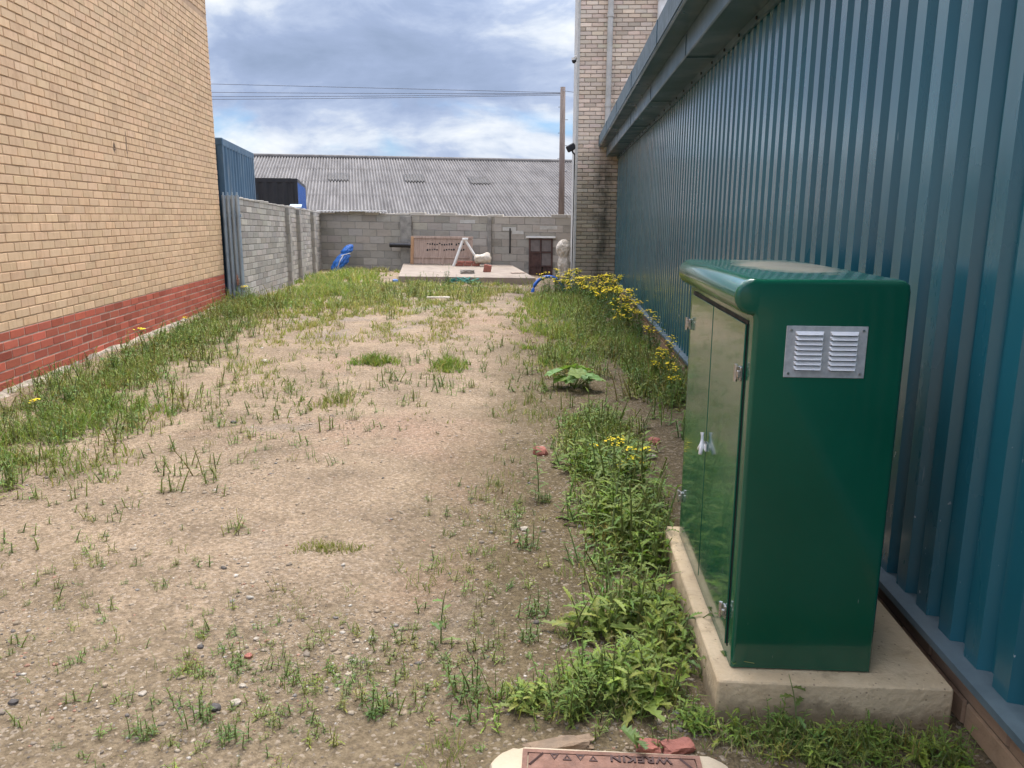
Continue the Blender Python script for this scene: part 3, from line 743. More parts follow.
# orientation of profile normals: make sure they point inwards
area = sum(prof[i - 1][0] * prof[i][1] - prof[i][0] * prof[i - 1][1] for i in range(len(prof)))
if area > 0: prof = prof[::-1]
extr_round('body', prof, CY0, CY1, .014, M['cab'], cab)
DZ0, DZ1 = PZ + .045, CZ - .128
q = MB(); q.box(loc_(CX0 + .004, 2.785, (DZ0 + DZ1) / 2), (.006, .944, DZ1 - DZ0 + .004), 0); q.build('door_recess', M['black'], cab)
for (ya, yb_) in ((2.317, 2.797), (2.803, 3.253)):
    d = bevel_box('door', (.006, yb_ - ya - .006, DZ1 - DZ0 - .012), loc_(CX0 - .0022, (ya + yb_) / 2, (DZ0 + DZ1) / 2 - .003), M['cab_door'], .002, 2, cab)
def hinge(y, z):
    q = MB(); q.box(loc_(CX0 - .009, y, z), (.008, .026, .042), 0, bev=.002); q.tube([loc_(CX0 - .02, y + .01, z - .026), loc_(CX0 - .02, y + .01, z + .026)], .006, 8); q.box(loc_(CX0 - .016, y - .01, z), (.01, .01, .022), 0, bev=.002)
    q.build('hinge', M['steel'], cab)
for y, z in ((3.25, 1.075), (3.25, .33), (2.33, 1.05), (2.33, .285)): hinge(y, z)
q = MB(); q.box(loc_(CX0 - .009, 2.79, .69), (.008, .05, .03), 0, bev=.004); q.tube([loc_(CX0 - .02, 2.80, .74), loc_(CX0 - .02, 2.79, .70), loc_(CX0 - .03, 2.765, .668)], [.007, .009, .007], 8); q.tube([loc_(CX0 - .02, 2.79, .70), loc_(CX0 - .026, 2.82, .672)], [.008, .006], 8)
q.build('door_handle', M['louvre'], cab, True)
# louvred vent plate
VX, VZ, VW, VH = .762, 1.13, .225, .148; VY = CY0
vt = bevel_box('vent_plate', (VW, .004, VH), loc_(VX, VY - .001, VZ), M['zinc'], .001, 1, cab)
q = MB()
for c_ in (-1, 1):
    for r in range(8):
        zc = .053 - r * .0143; xc = c_ * .048
        n0 = len(q.v); w = .04
        q.v += [(xc - w, -.002, zc + .006), (xc + w, -.002, zc + .006), (xc + w - .006, -.0125, zc - .0035), (xc - w + .006, -.0125, zc - .0035), (xc + w - .004, -.002, zc - .0035), (xc - w + .004, -.002, zc - .0035)]
        q.face((n0, n0 + 3, n0 + 2, n0 + 1)); q.face((n0 + 1, n0 + 2, n0 + 4)); q.face((n0, n0 + 5, n0 + 3))
build_split(q, 'louvre', M['louvre'], vt, 3)
q = MB()
for c_ in (-1, 1):
    for r in range(8): q.box((c_ * .048, -.0026, .053 - r * .0143 - .0052), (.07, .0012, .0028), 0)
build_split(q, 'slot', M['black'], vt, 6)
q = MB()
for x in (-.1, .1):
    for z in (-.062, .062): q.tube([(x, -.001, z), (x, -.005, z)], .004, 8)
build_split(q, 'rivet', M['steel'], vt, 10)

# ------------------------------------------------------------------ manhole in the foreground
mx, my = .172, 1.63
mh = empty('manhole_cover', (mx, my, 0)); tag(mh, 'rusty brown manhole cover in a pale concrete surround at the bottom edge', 'manhole')
q = MB(); cr = .09; sw, sh_ = .335, .36; ol = []
for cxn, cyn, a0 in ((1, 1, 0), (-1, 1, 90), (-1, -1, 180), (1, -1, 270)):
    for k in range(9):
        a = R(a0 + k * 11.25); ol.append((cxn * (sw - cr) + cr * math.cos(a), cyn * (sh_ - cr) + cr * math.sin(a)))
random.seed(8); ol = [(x * (1 + random.uniform(-.012, .012)), y * (1 + random.uniform(-.012, .012))) for x, y in ol]
nn = len(ol)
for sc_, z in ((1.0, -.1), (1.0, .012), (.985, .022), (.96, .026)): q.v += [(x * sc_, y * sc_, z) for x, y in ol]
for r in range(3):
    for k in range(nn): q.face((r * nn + k, r * nn + (k + 1) % nn, (r + 1) * nn + (k + 1) % nn, (r + 1) * nn + k))
q.face([3 * nn + k for k in range(nn)])
o = q.build('surround', M['concrete'], mh); autosmooth(o, 30)
fr = MB()
CW, CH = .478, .655
for sx in (-1, 1): fr.box((sx * CW / 2, .0, .029), (.014, CH + .014, .012), 0)
for sy in (-1, 1): fr.box((0, sy * CH / 2, .029), (CW - .014, .014, .012), 0)
fr.build('frame', M['cover'], mh)
lid = MB(); lid.box((0, 0, .03), (CW - .02, CH - .02, .008), 0); lido = lid.build('lid', M['cover'], mh)
def tri(x, y, s, flip):
    f = -1 if flip else 1
    a = [(x - s, y - s * f), (x + s, y - s * f), (x, y + s * f)]
    mk = MB(); n = 3; c0 = (x, y - s * f * .2)
    inn = [(c0[0] + (p[0] - c0[0]) * .55, c0[1] + (p[1] - c0[1]) * .55) for p in a]
    mk.v += [(p[0], p[1], .0365) for p in a] + [(p[0], p[1], .0365) for p in inn] + [(p[0], p[1], .033) for p in a] + [(p[0], p[1], .033) for p in inn]
    for k in range(3):
        j = (k + 1) % 3; mk.face((k, j, 3 + j, 3 + k)); mk.face((k, 6 + k, 6 + j, j)); mk.face((3 + k, 3 + j, 9 + j, 9 + k))
    recalc(mk.build('raised_mark', M['rust'], lido))
for i, x in enumerate((-.157, -.122, -.085, -.05)): tri(x, .305, .012, i % 2 == 0)
for sx in (-1, 1): mk = MB(); mk.tube([(sx * .225, .27, .035), (sx * .19, .318, .035)], .004, 4); mk.build('raised_bar', M['rust'], lido)
mk = MB()
for sx in (-1, 1):
    for i in range(6):
        for j in range(9): mk.box((sx * (.03 + i * .034), .245 - j * .06, .0345), (.02, .02, .004), 0, rot=Matrix.Rotation(R(45 if (i + j) % 2 else 0), 3, 'Z'))
mk.build('tread_pattern', M['cover'], lido)
cu = bpy.data.curves.new('lettering', 'FONT'); cu.body = 'WREKIN'; cu.size = .036; cu.extrude = .0025; cu.align_x = 'CENTER'; cu.align_y = 'CENTER'; cu.space_character = 1.1; cu.offset = .0008
tmp = bpy.data.objects.new('lettering', cu); col.objects.link(tmp)
bpy.context.view_layer.update()
me = bpy.data.meshes.new_from_object(tmp.evaluated_get(bpy.context.evaluated_depsgraph_get()))
bpy.data.objects.remove(tmp)
me.materials.append(M['rust']) if not me.materials else None
lt = bpy.data.objects.new('lettering', me); col.objects.link(lt); lt.parent = lido; lt.location = (.08, .308, .0355); lt.rotation_euler = (0, 0, math.pi); lt.scale = (1.15, 1, 1)
if len(me.materials): me.materials[0] = M['rust']
# brick fragments behind the surround
def lump(name, size, loc, m, seed, n=2, flat=1.0, sq=0.0):
    rnd = random.Random(seed); bm = bmesh.new(); bmesh.ops.create_icosphere(bm, subdivisions=n, radius=1)
    off = Vector((rnd.uniform(-9, 9), rnd.uniform(-9, 9), rnd.uniform(-9, 9)))
    for v in bm.verts:
        d = v.co.normalized(); k = 1 + .35 * mnoise.noise(d * 1.3 + off) + .15 * mnoise.noise(d * 3.1 + off)
        if sq: mxx = max(abs(d.x), abs(d.y), abs(d.z)); k *= (1 - sq) + sq / mxx
        v.co = Vector((d.x * size[0] * k, d.y * size[1] * k, d.z * size[2] * k)) * .5
    me = bpy.data.meshes.new(name); bm.to_mesh(me); bm.free(); me.materials.append(m)
    o = bpy.data.objects.new(name, me); col.objects.link(o); o.location = loc; o.rotation_euler = (0, 0, rnd.uniform(-.4, .4)); return o
for i, (x, y, w, mm, lab) in enumerate(((.03, 2.02, .19, 'dirty_brick', 'brown broken brick behind the manhole surround, left of the red pieces'), (.285, 2.03, .07, 'red_lump', 'smaller red broken brick behind the manhole surround'), (.37, 2.035, .085, 'red_lump', 'larger red broken brick behind the right end of the manhole surround'))):
    tag(lump('brick_fragment', (w, .05, .034), (x, y, .004), M[mm], 20 + i, 3, sq=.8), lab, 'brick')

# ------------------------------------------------------------------ junk at the far end
sl = MB()
sv = [(-3.92, 19.5), (-.52, 19.3), (-1.35, 23.35), (-4.6, 23.7)]
sz = [.05, .05, .13, .13]
b0 = len(sl.v)
N2 = 8
for (x, y), z in zip(sv, sz): sl.v.append((x, y, z))
for (x, y), z in zip(sv, sz): sl.v.append((x, y, -.3))
sl.face((0, 1, 2, 3)); sl.face((7, 6, 5, 4))
for i in range(4): j = (i + 1) % 4; sl.face((i, i + 4, j + 4, j))
slo = sl.build('concrete_slab', M['slab']); recalc(slo); tag(slo, 'raised pale concrete slab in front of the back wall', 'slab')
def szt(y): return .05 + .08 * (y - 19.4) / 4.1
# timber panel leaning on the wall
pn = empty('wooden_screen', (-3.38, 23.12, szt(23.1)), R(-4)); tag(pn, 'weathered brown timber panel with cut-out pattern leaning on the back wall', 'panel')
pn.rotation_euler = (R(-9), 0, R(-6.5))
q = MB(); q.box((0, 0, .41), (1.8, .03, .76), 0); q.build('board', M['wood'], pn)
q = MB(); q.box((-.88, -.025, .41), (.09, .03, .8), 0, bev=.004); q.build('left_stile', M['wood_orange'], pn)
q = MB(); q.box((0, -.024, .79), (1.86, .03, .07), 0, bev=.004); q.box((0, -.022, .22), (1.66, .025, .05), 0); q.box((.89, -.024, .38), (.07, .03, .72), 0)
for x in (-.55, .05): q.box((x, -.023, .1), (.05, .03, .2), 0)
q.build('rail', M['wood'], pn)
q = MB()
for i in range(16):
    for j in range(2): 
        if random.random() < .85: q.box((-.42 + i * .072, -.016, .44 + j * .16 + random.uniform(-.02, .02)), (random.uniform(.03, .055), .008, random.uniform(.03, .06)), 0)
q.build('cut_out', M['black'], pn)
q = MB()
for i in range(18): q.box((-.75 + i * .094, -.017, .5 + .0), (.012, .004, .52), 0)
build_split(q, 'batten', M['wood'], pn, 6)
q = MB(); q.tube([(-4.98, 23.62, .67), (-4.45, 23.55, .665), (-3.9, 23.5, .64)], .07, 12); o = q.build('drain_pipe', M['plastic_black']); autosmooth(o); tag(o, 'black plastic pipe sticking out left from behind the timber panel', 'pipe')
tr_ = empty('folding_trestle', (-2.72, 22.75, szt(22.7))); tag(tr_, 'white A-shaped trestle propped in front of the timber panel', 'trestle')
for x0, x1, y0, nm in ((-.24, .02, -.1, 'leg'), (.42, .1, .1, 'leg')):
    q = MB(); q.tube([(x0, y0, 0 if x0 < 0 else .2), (x1, 0, .72)], .038, 6); q.build(nm, M['white'], tr_)
q = MB(); q.box((.09, 0, .76), (.16, .1, .07), 0, bev=.01); q.build('top_joint', M['white'], tr_)
q = MB(); pts = []; rs = []
for k in range(15):
    t = k / 14; pts.append((-2.38 + .5 * t, 22.72, szt(22.7) + .2 + .05 * t)); rs.append((.12 + .02 * t) * (1 - (2 * t - 1) ** 8) ** .5 + .012)
q.tube(pts, rs, 18); o = q.build('fabric_roll', M['sack'])
for v in o.data.vertices:
    k = 1 + .3 * mnoise.noise(v.co * 7) - .3 * abs(mnoise.noise(v.co * 16)); c0 = Vector((v.co.x, 22.72, szt(22.7) + .22)); v.co = c0 + (v.co - c0) * k
autosmooth(o, 50); tag(o, 'dirty white rolled sheet lying on the slab right of the trestle', 'roll')
br = empty('brick_stack', (-2.5, 22.75, szt(22.7))); tag(br, 'low stack of red bricks under the white rolled sheet', 'bricks')
for i in range(3):
    for j in range(2):
        q = MB(); q.box((-.3 + i * .235 + (.05 if j else 0), 0, .04 + j * .072), (.215, .1, .066), 0, bev=.005); q.build('brick', M['red_lump'], br)
q = MB(); q.box((0, 0, .1), (.2, .11, .2), 0, rot=Matrix.Rotation(R(9), 3, 'Y'), bev=.012); q.box((.0, -.056, .1), (.12, .01, .1), 0, rot=Matrix.Rotation(R(9), 3, 'Y'))
o = q.build('clay_block', M['red_lump'], loc=(-1.83, 20.9, szt(20.9) - .01)); tag(o, 'dark red clay block standing on the middle of the slab', 'block')
o = lump('flat_stone', (.36, .2, .12), (-2.3, 20.4, szt(20.4) + .04), M['grey_mortar'], 31, 3, sq=.7); tag(o, 'flat grey stone lying near the front of the slab', 'stone')
q = MB(); q.box((0, 0, .02), (.4, .07, .02), 0, rot=Matrix.Rotation(R(24), 3, 'Z'), bev=.006); o = q.build('timber_offcut', M['wood'], loc=(-1.0, 20.5, szt(20.5))); tag(o, 'thin timber offcut lying on the right side of the slab', 'plank')
# teal netting at the front edge
q = MB(); random.seed(5)
for i in range(26):
    x = -2.75 + random.uniform(0, .85); y = 19.36 + random.uniform(-.06, .06); z = g(x, y) + random.uniform(0, .1)
    q.tube([(x, y, z), (x + random.uniform(-.15, .15), y + random.uniform(-.05, .05), z + random.uniform(-.04, .08)), (x + random.uniform(-.2, .2), y, max(z - .03, g(x, y)))], .016, 5)
tag(q.build('plastic_netting', M['teal_net']), 'crumpled green plastic netting along the front edge of the slab', 'netting')
o = lump('blue_scrap', (.16, .12, .12), (-3.97, 19.35, g(-3.97, 19.35) + .04), M['tarp'], 77, 3); tag(o, 'small blue plastic scrap at the left front corner of the slab', 'scrap')
# blue tarpaulin bundle
tb = empty('tarp_bundle', (-6.36, 23.25, g(-6.36, 23.25))); tag(tb, 'crumpled blue tarpaulin bundle leaning on the back wall', 'tarpaulin')
bmx = bmesh.new(); bmesh.ops.create_uvsphere(bmx, u_segments=72, v_segments=64, radius=1)
for v in bmx.verts:
    t = (v.co.z + 1) / 2; a = math.atan2(v.co.y, v.co.x)
    prof_ = .2 - .05 * t + (-.05 * math.exp(-((t - .66) / .06) ** 2)); prof_ *= min(1, (max(0.0, 1 - (2 * t - 1) ** 2)) ** .35 + .05)
    fold = 1 + .2 * abs(math.sin(a * 4.5 + 3 * t)) + .22 * mnoise.noise(Vector((math.cos(a) * 2, math.sin(a) * 2, t * 7))) - .32 * abs(mnoise.noise(Vector((math.cos(a) * 5, math.sin(a) * 5, t * 9))))
    v.co = Vector((math.cos(a) * prof_ * fold + (t - .5) * .42, math.sin(a) * prof_ * .7 * fold + t * .3, t * .78))
me = bpy.data.meshes.new('tarpaulin'); bmx.to_mesh(me); bmx.free(); me.materials.append(M['tarp']); o = bpy.data.objects.new('tarpaulin', me); col.objects.link(o); o.parent = tb; autosmooth(o, 60)
q = MB(); 
ring = [(.06 + .17 * math.cos(a), .18 + .12 * math.sin(a), .48 + .05 * math.cos(a)) for a in np.linspace(0, 2 * math.pi, 17)]
q.tube(ring, .012, 5, caps=False); q.tube([(-.1, -.1, .1), (-.02, -.12, .3), (.06, .02, .48)], .014, 5); q.build('tie_cord', M['tarp_white'], tb)
# wrapped white bundle by the tower
wbn = MB()
bmx = bmesh.new(); bmesh.ops.create_uvsphere(bmx, u_segments=64, v_segments=80, radius=1)
for v in bmx.verts:
    t = (v.co.z + 1) / 2; a = math.atan2(v.co.y, v.co.x)
    pr = .15 + .045 * math.exp(-((t - .83) / .12) ** 2) - .035 * math.exp(-((t - .6) / .08) ** 2); pr *= min(1, (max(0.0, 1 - (2 * t - 1) ** 2)) ** .3 + .02)
    fold = 1.05 + .12 * abs(math.sin(a * 3 + 8 * t)) + .2 * mnoise.noise(Vector((math.cos(a) * 2.2, math.sin(a) * 2.2, t * 6))) - .35 * abs(mnoise.noise(Vector((math.cos(a) * 3, math.sin(a) * 3, t * 15))))
    v.co = Vector((math.cos(a) * pr * fold + .02 * math.sin(t * 6), math.sin(a) * pr * fold, t * 1.12))
me = bpy.data.meshes.new('wrapped_bundle'); bmx.to_mesh(me); bmx.free(); me.materials.append(M['sack']); o = bpy.data.objects.new('wrapped_bundle', me); col.objects.link(o); o.location = (.17, 21.0, g(.17, 21) - .02); autosmooth(o, 60)
tag(o, 'tall wrapped bundle of dirty white sheeting beside the tower', 'bundle')
# blue water pipe hoop
hx, hy = -.18, 16.9
q = MB(); pts = [(hx - .25 + .5 * 0, hy, -.1)]
pts = [(hx - .32 * math.cos(a) * 1.05, hy + .1 * math.sin(a * .5), -.1 + .36 * math.sin(a)) for a in np.linspace(-.1, math.pi * .98, 18)]
q.tube(pts, .035, 10); o = q.build('water_pipe', M['hose'], None, True); tag(o, 'bright blue plastic pipe bent in a hoop out of the weeds', 'pipe')
q = MB(); q.box((0, 0, .02), (.42, .09, .025), 0, rot=Matrix.Rotation(R(6), 3, 'Z'), bev=.004); o = q.build('timber_offcut', M['sack'], loc=(-2.15, 14.3, g(-2.15, 14.3) + .06)); tag(o, 'pale timber strip lying in the grass before the slab', 'plank')
q = MB(); q.box((0, 0, 0), (.55, .3, .03), 0, rot=Matrix.Rotation(R(-75), 3, 'Z') @ Matrix.Rotation(R(8), 3, 'Y'), bev=.004); o = q.build('loose_board', M['galv'], loc=(-6.75, 20.5, 1.745)); tag(o, 'pale board lying loose on top of the left block wall', 'plank')

# ------------------------------------------------------------------ stones
random.seed(21)
def stone(x, y, s, m, seed, lab, h=.6):
    s *= .8 if s > .08 else .66
    tag(lump('stone', (s, s * random.uniform(.7, 1), s * h), (x, y, g(x, y) + s * h * .22), M[m], seed, 2, sq=.35), lab, 'stone')
stone(-.09, 4.89, .13, 'red_lump', 1, 'round pinkish brick stone beside the tall stalk', .75)
stone(-1.05, 2.44, .045, 'red_lump', 2, 'small red stone in the middle of the gravel')
stone(-.98, 2.16, .05, 'white_stone', 3, 'pale speckled stone beside the dark stone in the foreground')
stone(-1.03, 2.12, .055, 'dark_stone', 4, 'dark grey stone touching the pale speckled stone in the foreground')
stone(-1.0, 2.26, .032, 'white_stone', 5, 'small bright white stone above the pale speckled one')
stone(-1.29, 2.18, .036, 'white_stone', 6, 'tan pebble alone on bare soil at lower left')
stone(-1.07, 2.56, .03, 'white_stone', 7, 'white pebble just behind the small red stone')
stone(-1.24, 2.48, .035, 'dark_stone', 8, 'grey pebble left of the small red stone')
stone(-.14, 3.64, .06, 'white_stone', 9, 'pale grey stone on the bare soil left of the weed strip')
stone(-.17, 3.5, .045, 'red_lump', 10, 'orange-red brick chip near the pale grey stone')
stone(-1.66, 2.1, .05, 'dark_stone', 11, 'dark stone at the lower left edge')
stone(-3.05, 8.0, .1, 'white_stone', 12, 'pale stone at the edge of the left verge')
stone(-2.4, 5.6, .07, 'dark_stone', 13, 'dark stone in the thin weeds left of centre')
stone(.62, 4.9, .09, 'white_stone', 14, 'pale stone on bare soil beyond the cabinet')
stone(.68, 5.25, .11, 'red_lump', 15, 'pinkish stone on bare soil beyond the cabinet')
stone(-.66, 2.62, .04, 'white_stone', 16, 'tan pebble among sprigs in the right foreground')
# gravel: countless small grit
def gravel(n):
    t = (1 + 5 ** .5) / 2
    iv = np.array([(-1, t, 0), (1, t, 0), (-1, -t, 0), (1, -t, 0), (0, -1, t), (0, 1, t), (0, -1, -t), (0, 1, -t), (t, 0, -1), (t, 0, 1), (-t, 0, -1), (-t, 0, 1)]) / math.sqrt(1 + t * t)
    fa = np.array([(0, 11, 5), (0, 5, 1), (0, 1, 7), (0, 7, 10), (0, 10, 11), (1, 5, 9), (5, 11, 4), (11, 10, 2), (10, 7, 6), (7, 1, 8), (3, 9, 4), (3, 4, 2), (3, 2, 6), (3, 6, 8), (3, 8, 9), (4, 9, 5), (2, 4, 11), (6, 2, 10), (8, 6, 7), (9, 8, 1)])
    y = 1.5 + rng.exponential(2.6, n); x = rng.uniform(-1, 1, n) * (1.1 + y * .5) - .35 - .1 * y
    for (cx, cy, sx, sy, m) in ((-1.15, 2.05, .2, .16, 2600), (-.95, 2.5, .3, .25, 1500), (-1.75, 2.1, .2, .2, 900), (-2.3, 5.4, .5, .7, 2500), (-1.9, 3.0, .35, .3, 1200), (.35, 4.6, .3, .6, 600)):
        x = np.concatenate([x, rng.normal(cx, sx, m)]); y = np.concatenate([y, rng.normal(cy, sy, m)])
    n = len(x)
    k = (x < .48) & (x > -4.4) & (y < 14); x, y = x[k], y[k]; n = len(x)
    cl = np.array([mnoise.noise((a * 1.4, b * 1.4, 5.0)) for a, b in zip(x, y)]); k = rng.uniform(0, 1, n) < np.clip(.35 + 1.3 * cl, .12, 1); x, y = x[k], y[k]; n = len(x)
    s = np.clip(rng.lognormal(-6.1, .6, n), .0012, .011) * (1 + .05 * y)
    A = iv[None] * (1 + rng.uniform(-.3, .3, (n, 12, 1)))
    A = A * np.stack([s * rng.uniform(.8, 1.5, n), s * rng.uniform(.8, 1.5, n), s * rng.uniform(.45, .8, n)], -1)[:, None, :]
    an = rng.uniform(0, 6.28, n); ca, sa = np.cos(an), np.sin(an)
    P = np.stack([A[:, :, 0] * ca[:, None] - A[:, :, 1] * sa[:, None], A[:, :, 0] * sa[:, None] + A[:, :, 1] * ca[:, None], A[:, :, 2]], -1)
    rel = np.array([fz(a, b) for a, b in zip(x, y)])
    P += np.stack([x, y, gz(x, y) + rel + s * .1], -1)[:, None, :]
    Fc = (fa[None] + (np.arange(n) * 12)[:, None, None]).reshape(-1, 3)
    pal = np.array([(.4, .33, .24), (.32, .25, .17), (.22, .18, .135), (.15, .13, .11), (.55, .5, .42), (.36, .2, .13), (.27, .25, .22)])
    C = pal[rng.choice(len(pal), n, p=[.26, .26, .2, .1, .06, .06, .06])] * rng.uniform(.8, 1.2, (n, 1))
    return mesh_np('gravel', P.reshape(-1, 3), Fc, np.repeat(C, 20, 0), M['gravel'])
tag(gravel(36000), 'loose grit and pebbles scattered over the bare soil', 'gravel', kind='stuff')

# ------------------------------------------------------------------ grass
def grass(name, zones, label):
    VV, FF, CC = [], [], []; base = 0
    for (cx, cy, rx, ry, rot, ntuft, nb, h0, h1, wid, pal, gap) in zones:
        a = rng.uniform(0, 2 * np.pi, ntuft); r = np.sqrt(rng.uniform(0, 1, ntuft)) ** 1.25 * (1 + rng.normal(0, .22, ntuft))
        ex, ey = r * np.cos(a) * rx, r * np.sin(a) * ry; c, s_ = math.cos(R(rot)), math.sin(R(rot))
        tx = cx + ex * c - ey * s_; ty = cy + ex * s_ + ey * c
        nz = np.array([mnoise.noise((float(x) * 1.6, float(y) * 1.1, 2.0)) + .5 * mnoise.noise((float(x) * 4.5, float(y) * 4.5, 7.0)) for x, y in zip(tx, ty)])
        k = (nz + rng.normal(0, .22, len(nz)) > gap + .12) & (tx < WX - .1 - .1 * rng.uniform(0, 1, len(tx))) & ((tx - P0.x) * wn.x + (ty - P0.y) * wn.y > .02 + .12 * rng.uniform(0, 1, len(tx)))
        k &= ~((tx > PX0 - .01) & (ty > PY0 - .01) & (ty < PY1)) 
        k &= ~((np.abs(tx - mx) < .35) & (np.abs(ty - my) < .38))
        k &= ~((ty > 19.3) & (tx > -4.5) & (tx < -.6) & (tx > -3.92 - (ty - 19.5) * .17))
        tx, ty, nz, r = tx[k], ty[k], nz[k], r[k]
        n = len(tx) * nb
        if n == 0: continue
        bx = np.repeat(tx, nb) + rng.normal(0, .018, n) * (1 + h1); by = np.repeat(ty, nb) + rng.normal(0, .018, n) * (1 + h1)
        th = np.repeat(rng.uniform(.7, 1.25, len(tx)) * np.clip(1.25 - .6 * r, .3, 1.2), nb)
        h = rng.uniform(h0, h1, n) * th; az = rng.uniform(0, 2 * np.pi, n); lean = rng.uniform(.15, 1.15, n) * h
        dx, dy = np.cos(az), np.sin(az); w = wid * rng.uniform(.6, 1.3, n)
        fa = rng.uniform(0, np.pi, n); wx, wy = np.cos(fa) * w, np.sin(fa) * w
        z0 = gz(bx, by) - .008 + np.repeat(np.array([fz(a_, b_) for a_, b_ in zip(tx, ty)]), nb)
        P = np.zeros((n, 6, 3))
        for j, (t, ww, lz) in enumerate(((0, 1, 0), (.55, .8, .6), (1, .12, 1.0))):
            px = bx + dx * lean * t * t; py = by + dy * lean * t * t; pz = z0 + h * lz * (1 - .25 * t * (lean / h))
            P[:, 2 * j, 0] = px - wx * ww; P[:, 2 * j, 1] = py - wy * ww; P[:, 2 * j, 2] = pz
            P[:, 2 * j + 1, 0] = px + wx * ww; P[:, 2 * j + 1, 1] = py + wy * ww; P[:, 2 * j + 1, 2] = pz
        f = np.array([(0, 1, 3, 2), (2, 3, 5, 4)]); Fc = (f[None] + (np.arange(n) * 6)[:, None, None]).reshape(-1, 4) + base
        base += n * 6; pal = np.array(pal)
        ci = rng.integers(0, len(pal), len(tx)); C = np.repeat(pal[ci], nb, 0) * rng.uniform(.7, 1.3, (n, 1))
        C *= 1.2; dry = rng.uniform(0, 1, n) < .16; C[dry] = np.array((.4, .33, .18)) * rng.uniform(.8, 1.2, (dry.sum(), 1))
        VV.append(P.reshape(-1, 3)); FF.append(Fc); CC.append(np.repeat(C, 2, 0))
    o = mesh_np(name, np.concatenate(VV), np.concatenate(FF), np.concatenate(CC), M['grass'])
    tag(o, label, 'grass', kind='stuff'); return o
FRESH = [(.16, .24, .055), (.2, .265, .065), (.125, .2, .045), (.22, .265, .08)]
MIDG = [(.2, .225, .075), (.16, .2, .065), (.25, .25, .1), (.14, .18, .055)]
DRY = [(.27, .25, .11), (.31, .27, .14), (.22, .23, .085), (.34, .29, .17)]
GREY = [(.2, .22, .09), (.24, .24, .12), (.16, .19, .07)]
#        cx    cy   rx  ry  rot  n   nb  h0   h1   w    pal
YEL = [(.25, .28, .08), (.29, .29, .1), (.2, .25, .065)]
grass('verge_grass', [
    (-3.55, 5.1, .75, 1.2, 8, 620, 9, .05, .17, .0032, FRESH, -.1),
    (-4.0, 7.0, .55, 1.5, 8, 420, 9, .05, .17, .0036, FRESH + MIDG, -.05),
    (-4.35, 9.3, .45, 1.6, 8, 300, 8, .05, .18, .0045, FRESH + YEL, -.05),
    (-3.2, 4.6, .75, 1.1, 8, 280, 7, .03, .1, .0028, MIDG + YEL, .05),
    (-3.3, 7.6, 1.0, 2.2, 8, 620, 7, .03, .11, .0035, MIDG + YEL, .05),
    (-4.9, 12.2, .6, 1.9, 8, 520, 8, .06, .22, .0055, MIDG + YEL, -.1),
    (-3.1, 3.6, .55, .7, 0, 130, 7, .03, .09, .0026, GREY, .1),
], 'thick green grass verge along the foot of the yellow brick wall')
grass('far_grass', [
    (-4.6, 15.5, .9, 3.2, 9, 1300, 8, .08, .25, .007, FRESH + YEL, -.15),
    (-5.4, 19.5, 1.0, 4.0, 9, 1000, 8, .08, .28, .009, FRESH + YEL, -.2),
    (-3.2, 17.2, 1.8, 2.6, 0, 1900, 6, .04, .14, .008, YEL + DRY, -.15),
    (-3.4, 13.4, 1.9, 2.4, 0, 1900, 6, .035, .13, .006, MIDG + YEL + DRY, -.08),
    (-3.0, 10.4, 1.9, 1.6, 0, 1300, 6, .03, .11, .005, YEL + DRY, .0),
    (-1.3, 15.6, 1.5, 3.2, 0, 1700, 6, .035, .12, .007, DRY + YEL, -.1),
    (-1.3, 11.2, 1.0, 1.8, 0, 600, 6, .025, .09, .005, DRY + GREY, .05),
    (-5.4, 23.2, 1.0, .7, 0, 300, 7, .06, .2, .011, DRY + YEL, -.1),
    (-2.5, 18.9, 1.6, .35, 0, 350, 7, .05, .16, .01, DRY + YEL, -.1),
    (-1.9, 8.1, .26, .16, 0, 70, 9, .05, .14, .005, FRESH, -.6),
    (-1.08, 7.85, .24, .3, 0, 60, 9, .05, .14, .005, FRESH, -.6),
    (-1.8, 6.25, .3, .3, 0, 36, 8, .04, .12, .004, MIDG, -.4),
], 'patchy green and straw coloured grass over the far half of the yard')
grass('strip_grass', [
    (.28, 14.0, .65, 2.8, -2, 950, 8, .06, .2, .006, FRESH + YEL, -.3),
    (-.35, 13.8, .5, 3.2, 0, 520, 7, .05, .14, .006, FRESH + YEL, -.1),
    (.15, 10.2, .62, 1.7, 0, 620, 8, .05, .18, .0045, FRESH + YEL, -.25),
    (.85, 9.2, .4, 2.0, 0, 280, 8, .06, .2, .0045, FRESH, -.2),
    (1.0, 7.0, .28, 1.0, 0, 160, 8, .08, .24, .0035, FRESH, -.2),
    (.1, 8.1, .3, .7, 0, 200, 8, .05, .18, .004, FRESH + YEL, -.1),
    (.3, 5.2, .28, .7, 0, 300, 8, .05, .18, .0028, FRESH + YEL, -.2),
    (.34, 3.9, .22, .6, 0, 170, 8, .05, .17, .0026, FRESH + YEL, -.2),
    (.30, 2.9, .22, .7, 0, 190, 8, .05, .16, .0024, FRESH + YEL, -.15),
    (.1, 2.25, .32, .12, 0, 120, 8, .03, .11, .002, FRESH + YEL, -.2),
    (.85, 2.08, .4, .09, 0, 130, 8, .03, .09, .002, FRESH + YEL, -.2),
    (-.22, 1.95, .16, .18, 0, 120, 8, .02, .08, .0018, FRESH + GREY, -.2),
    (.72, 1.75, .2, .3, 0, 60, 8, .02, .06, .0018, FRESH + GREY, .0),
], 'lush grass strip running up the yard beside the teal shed')
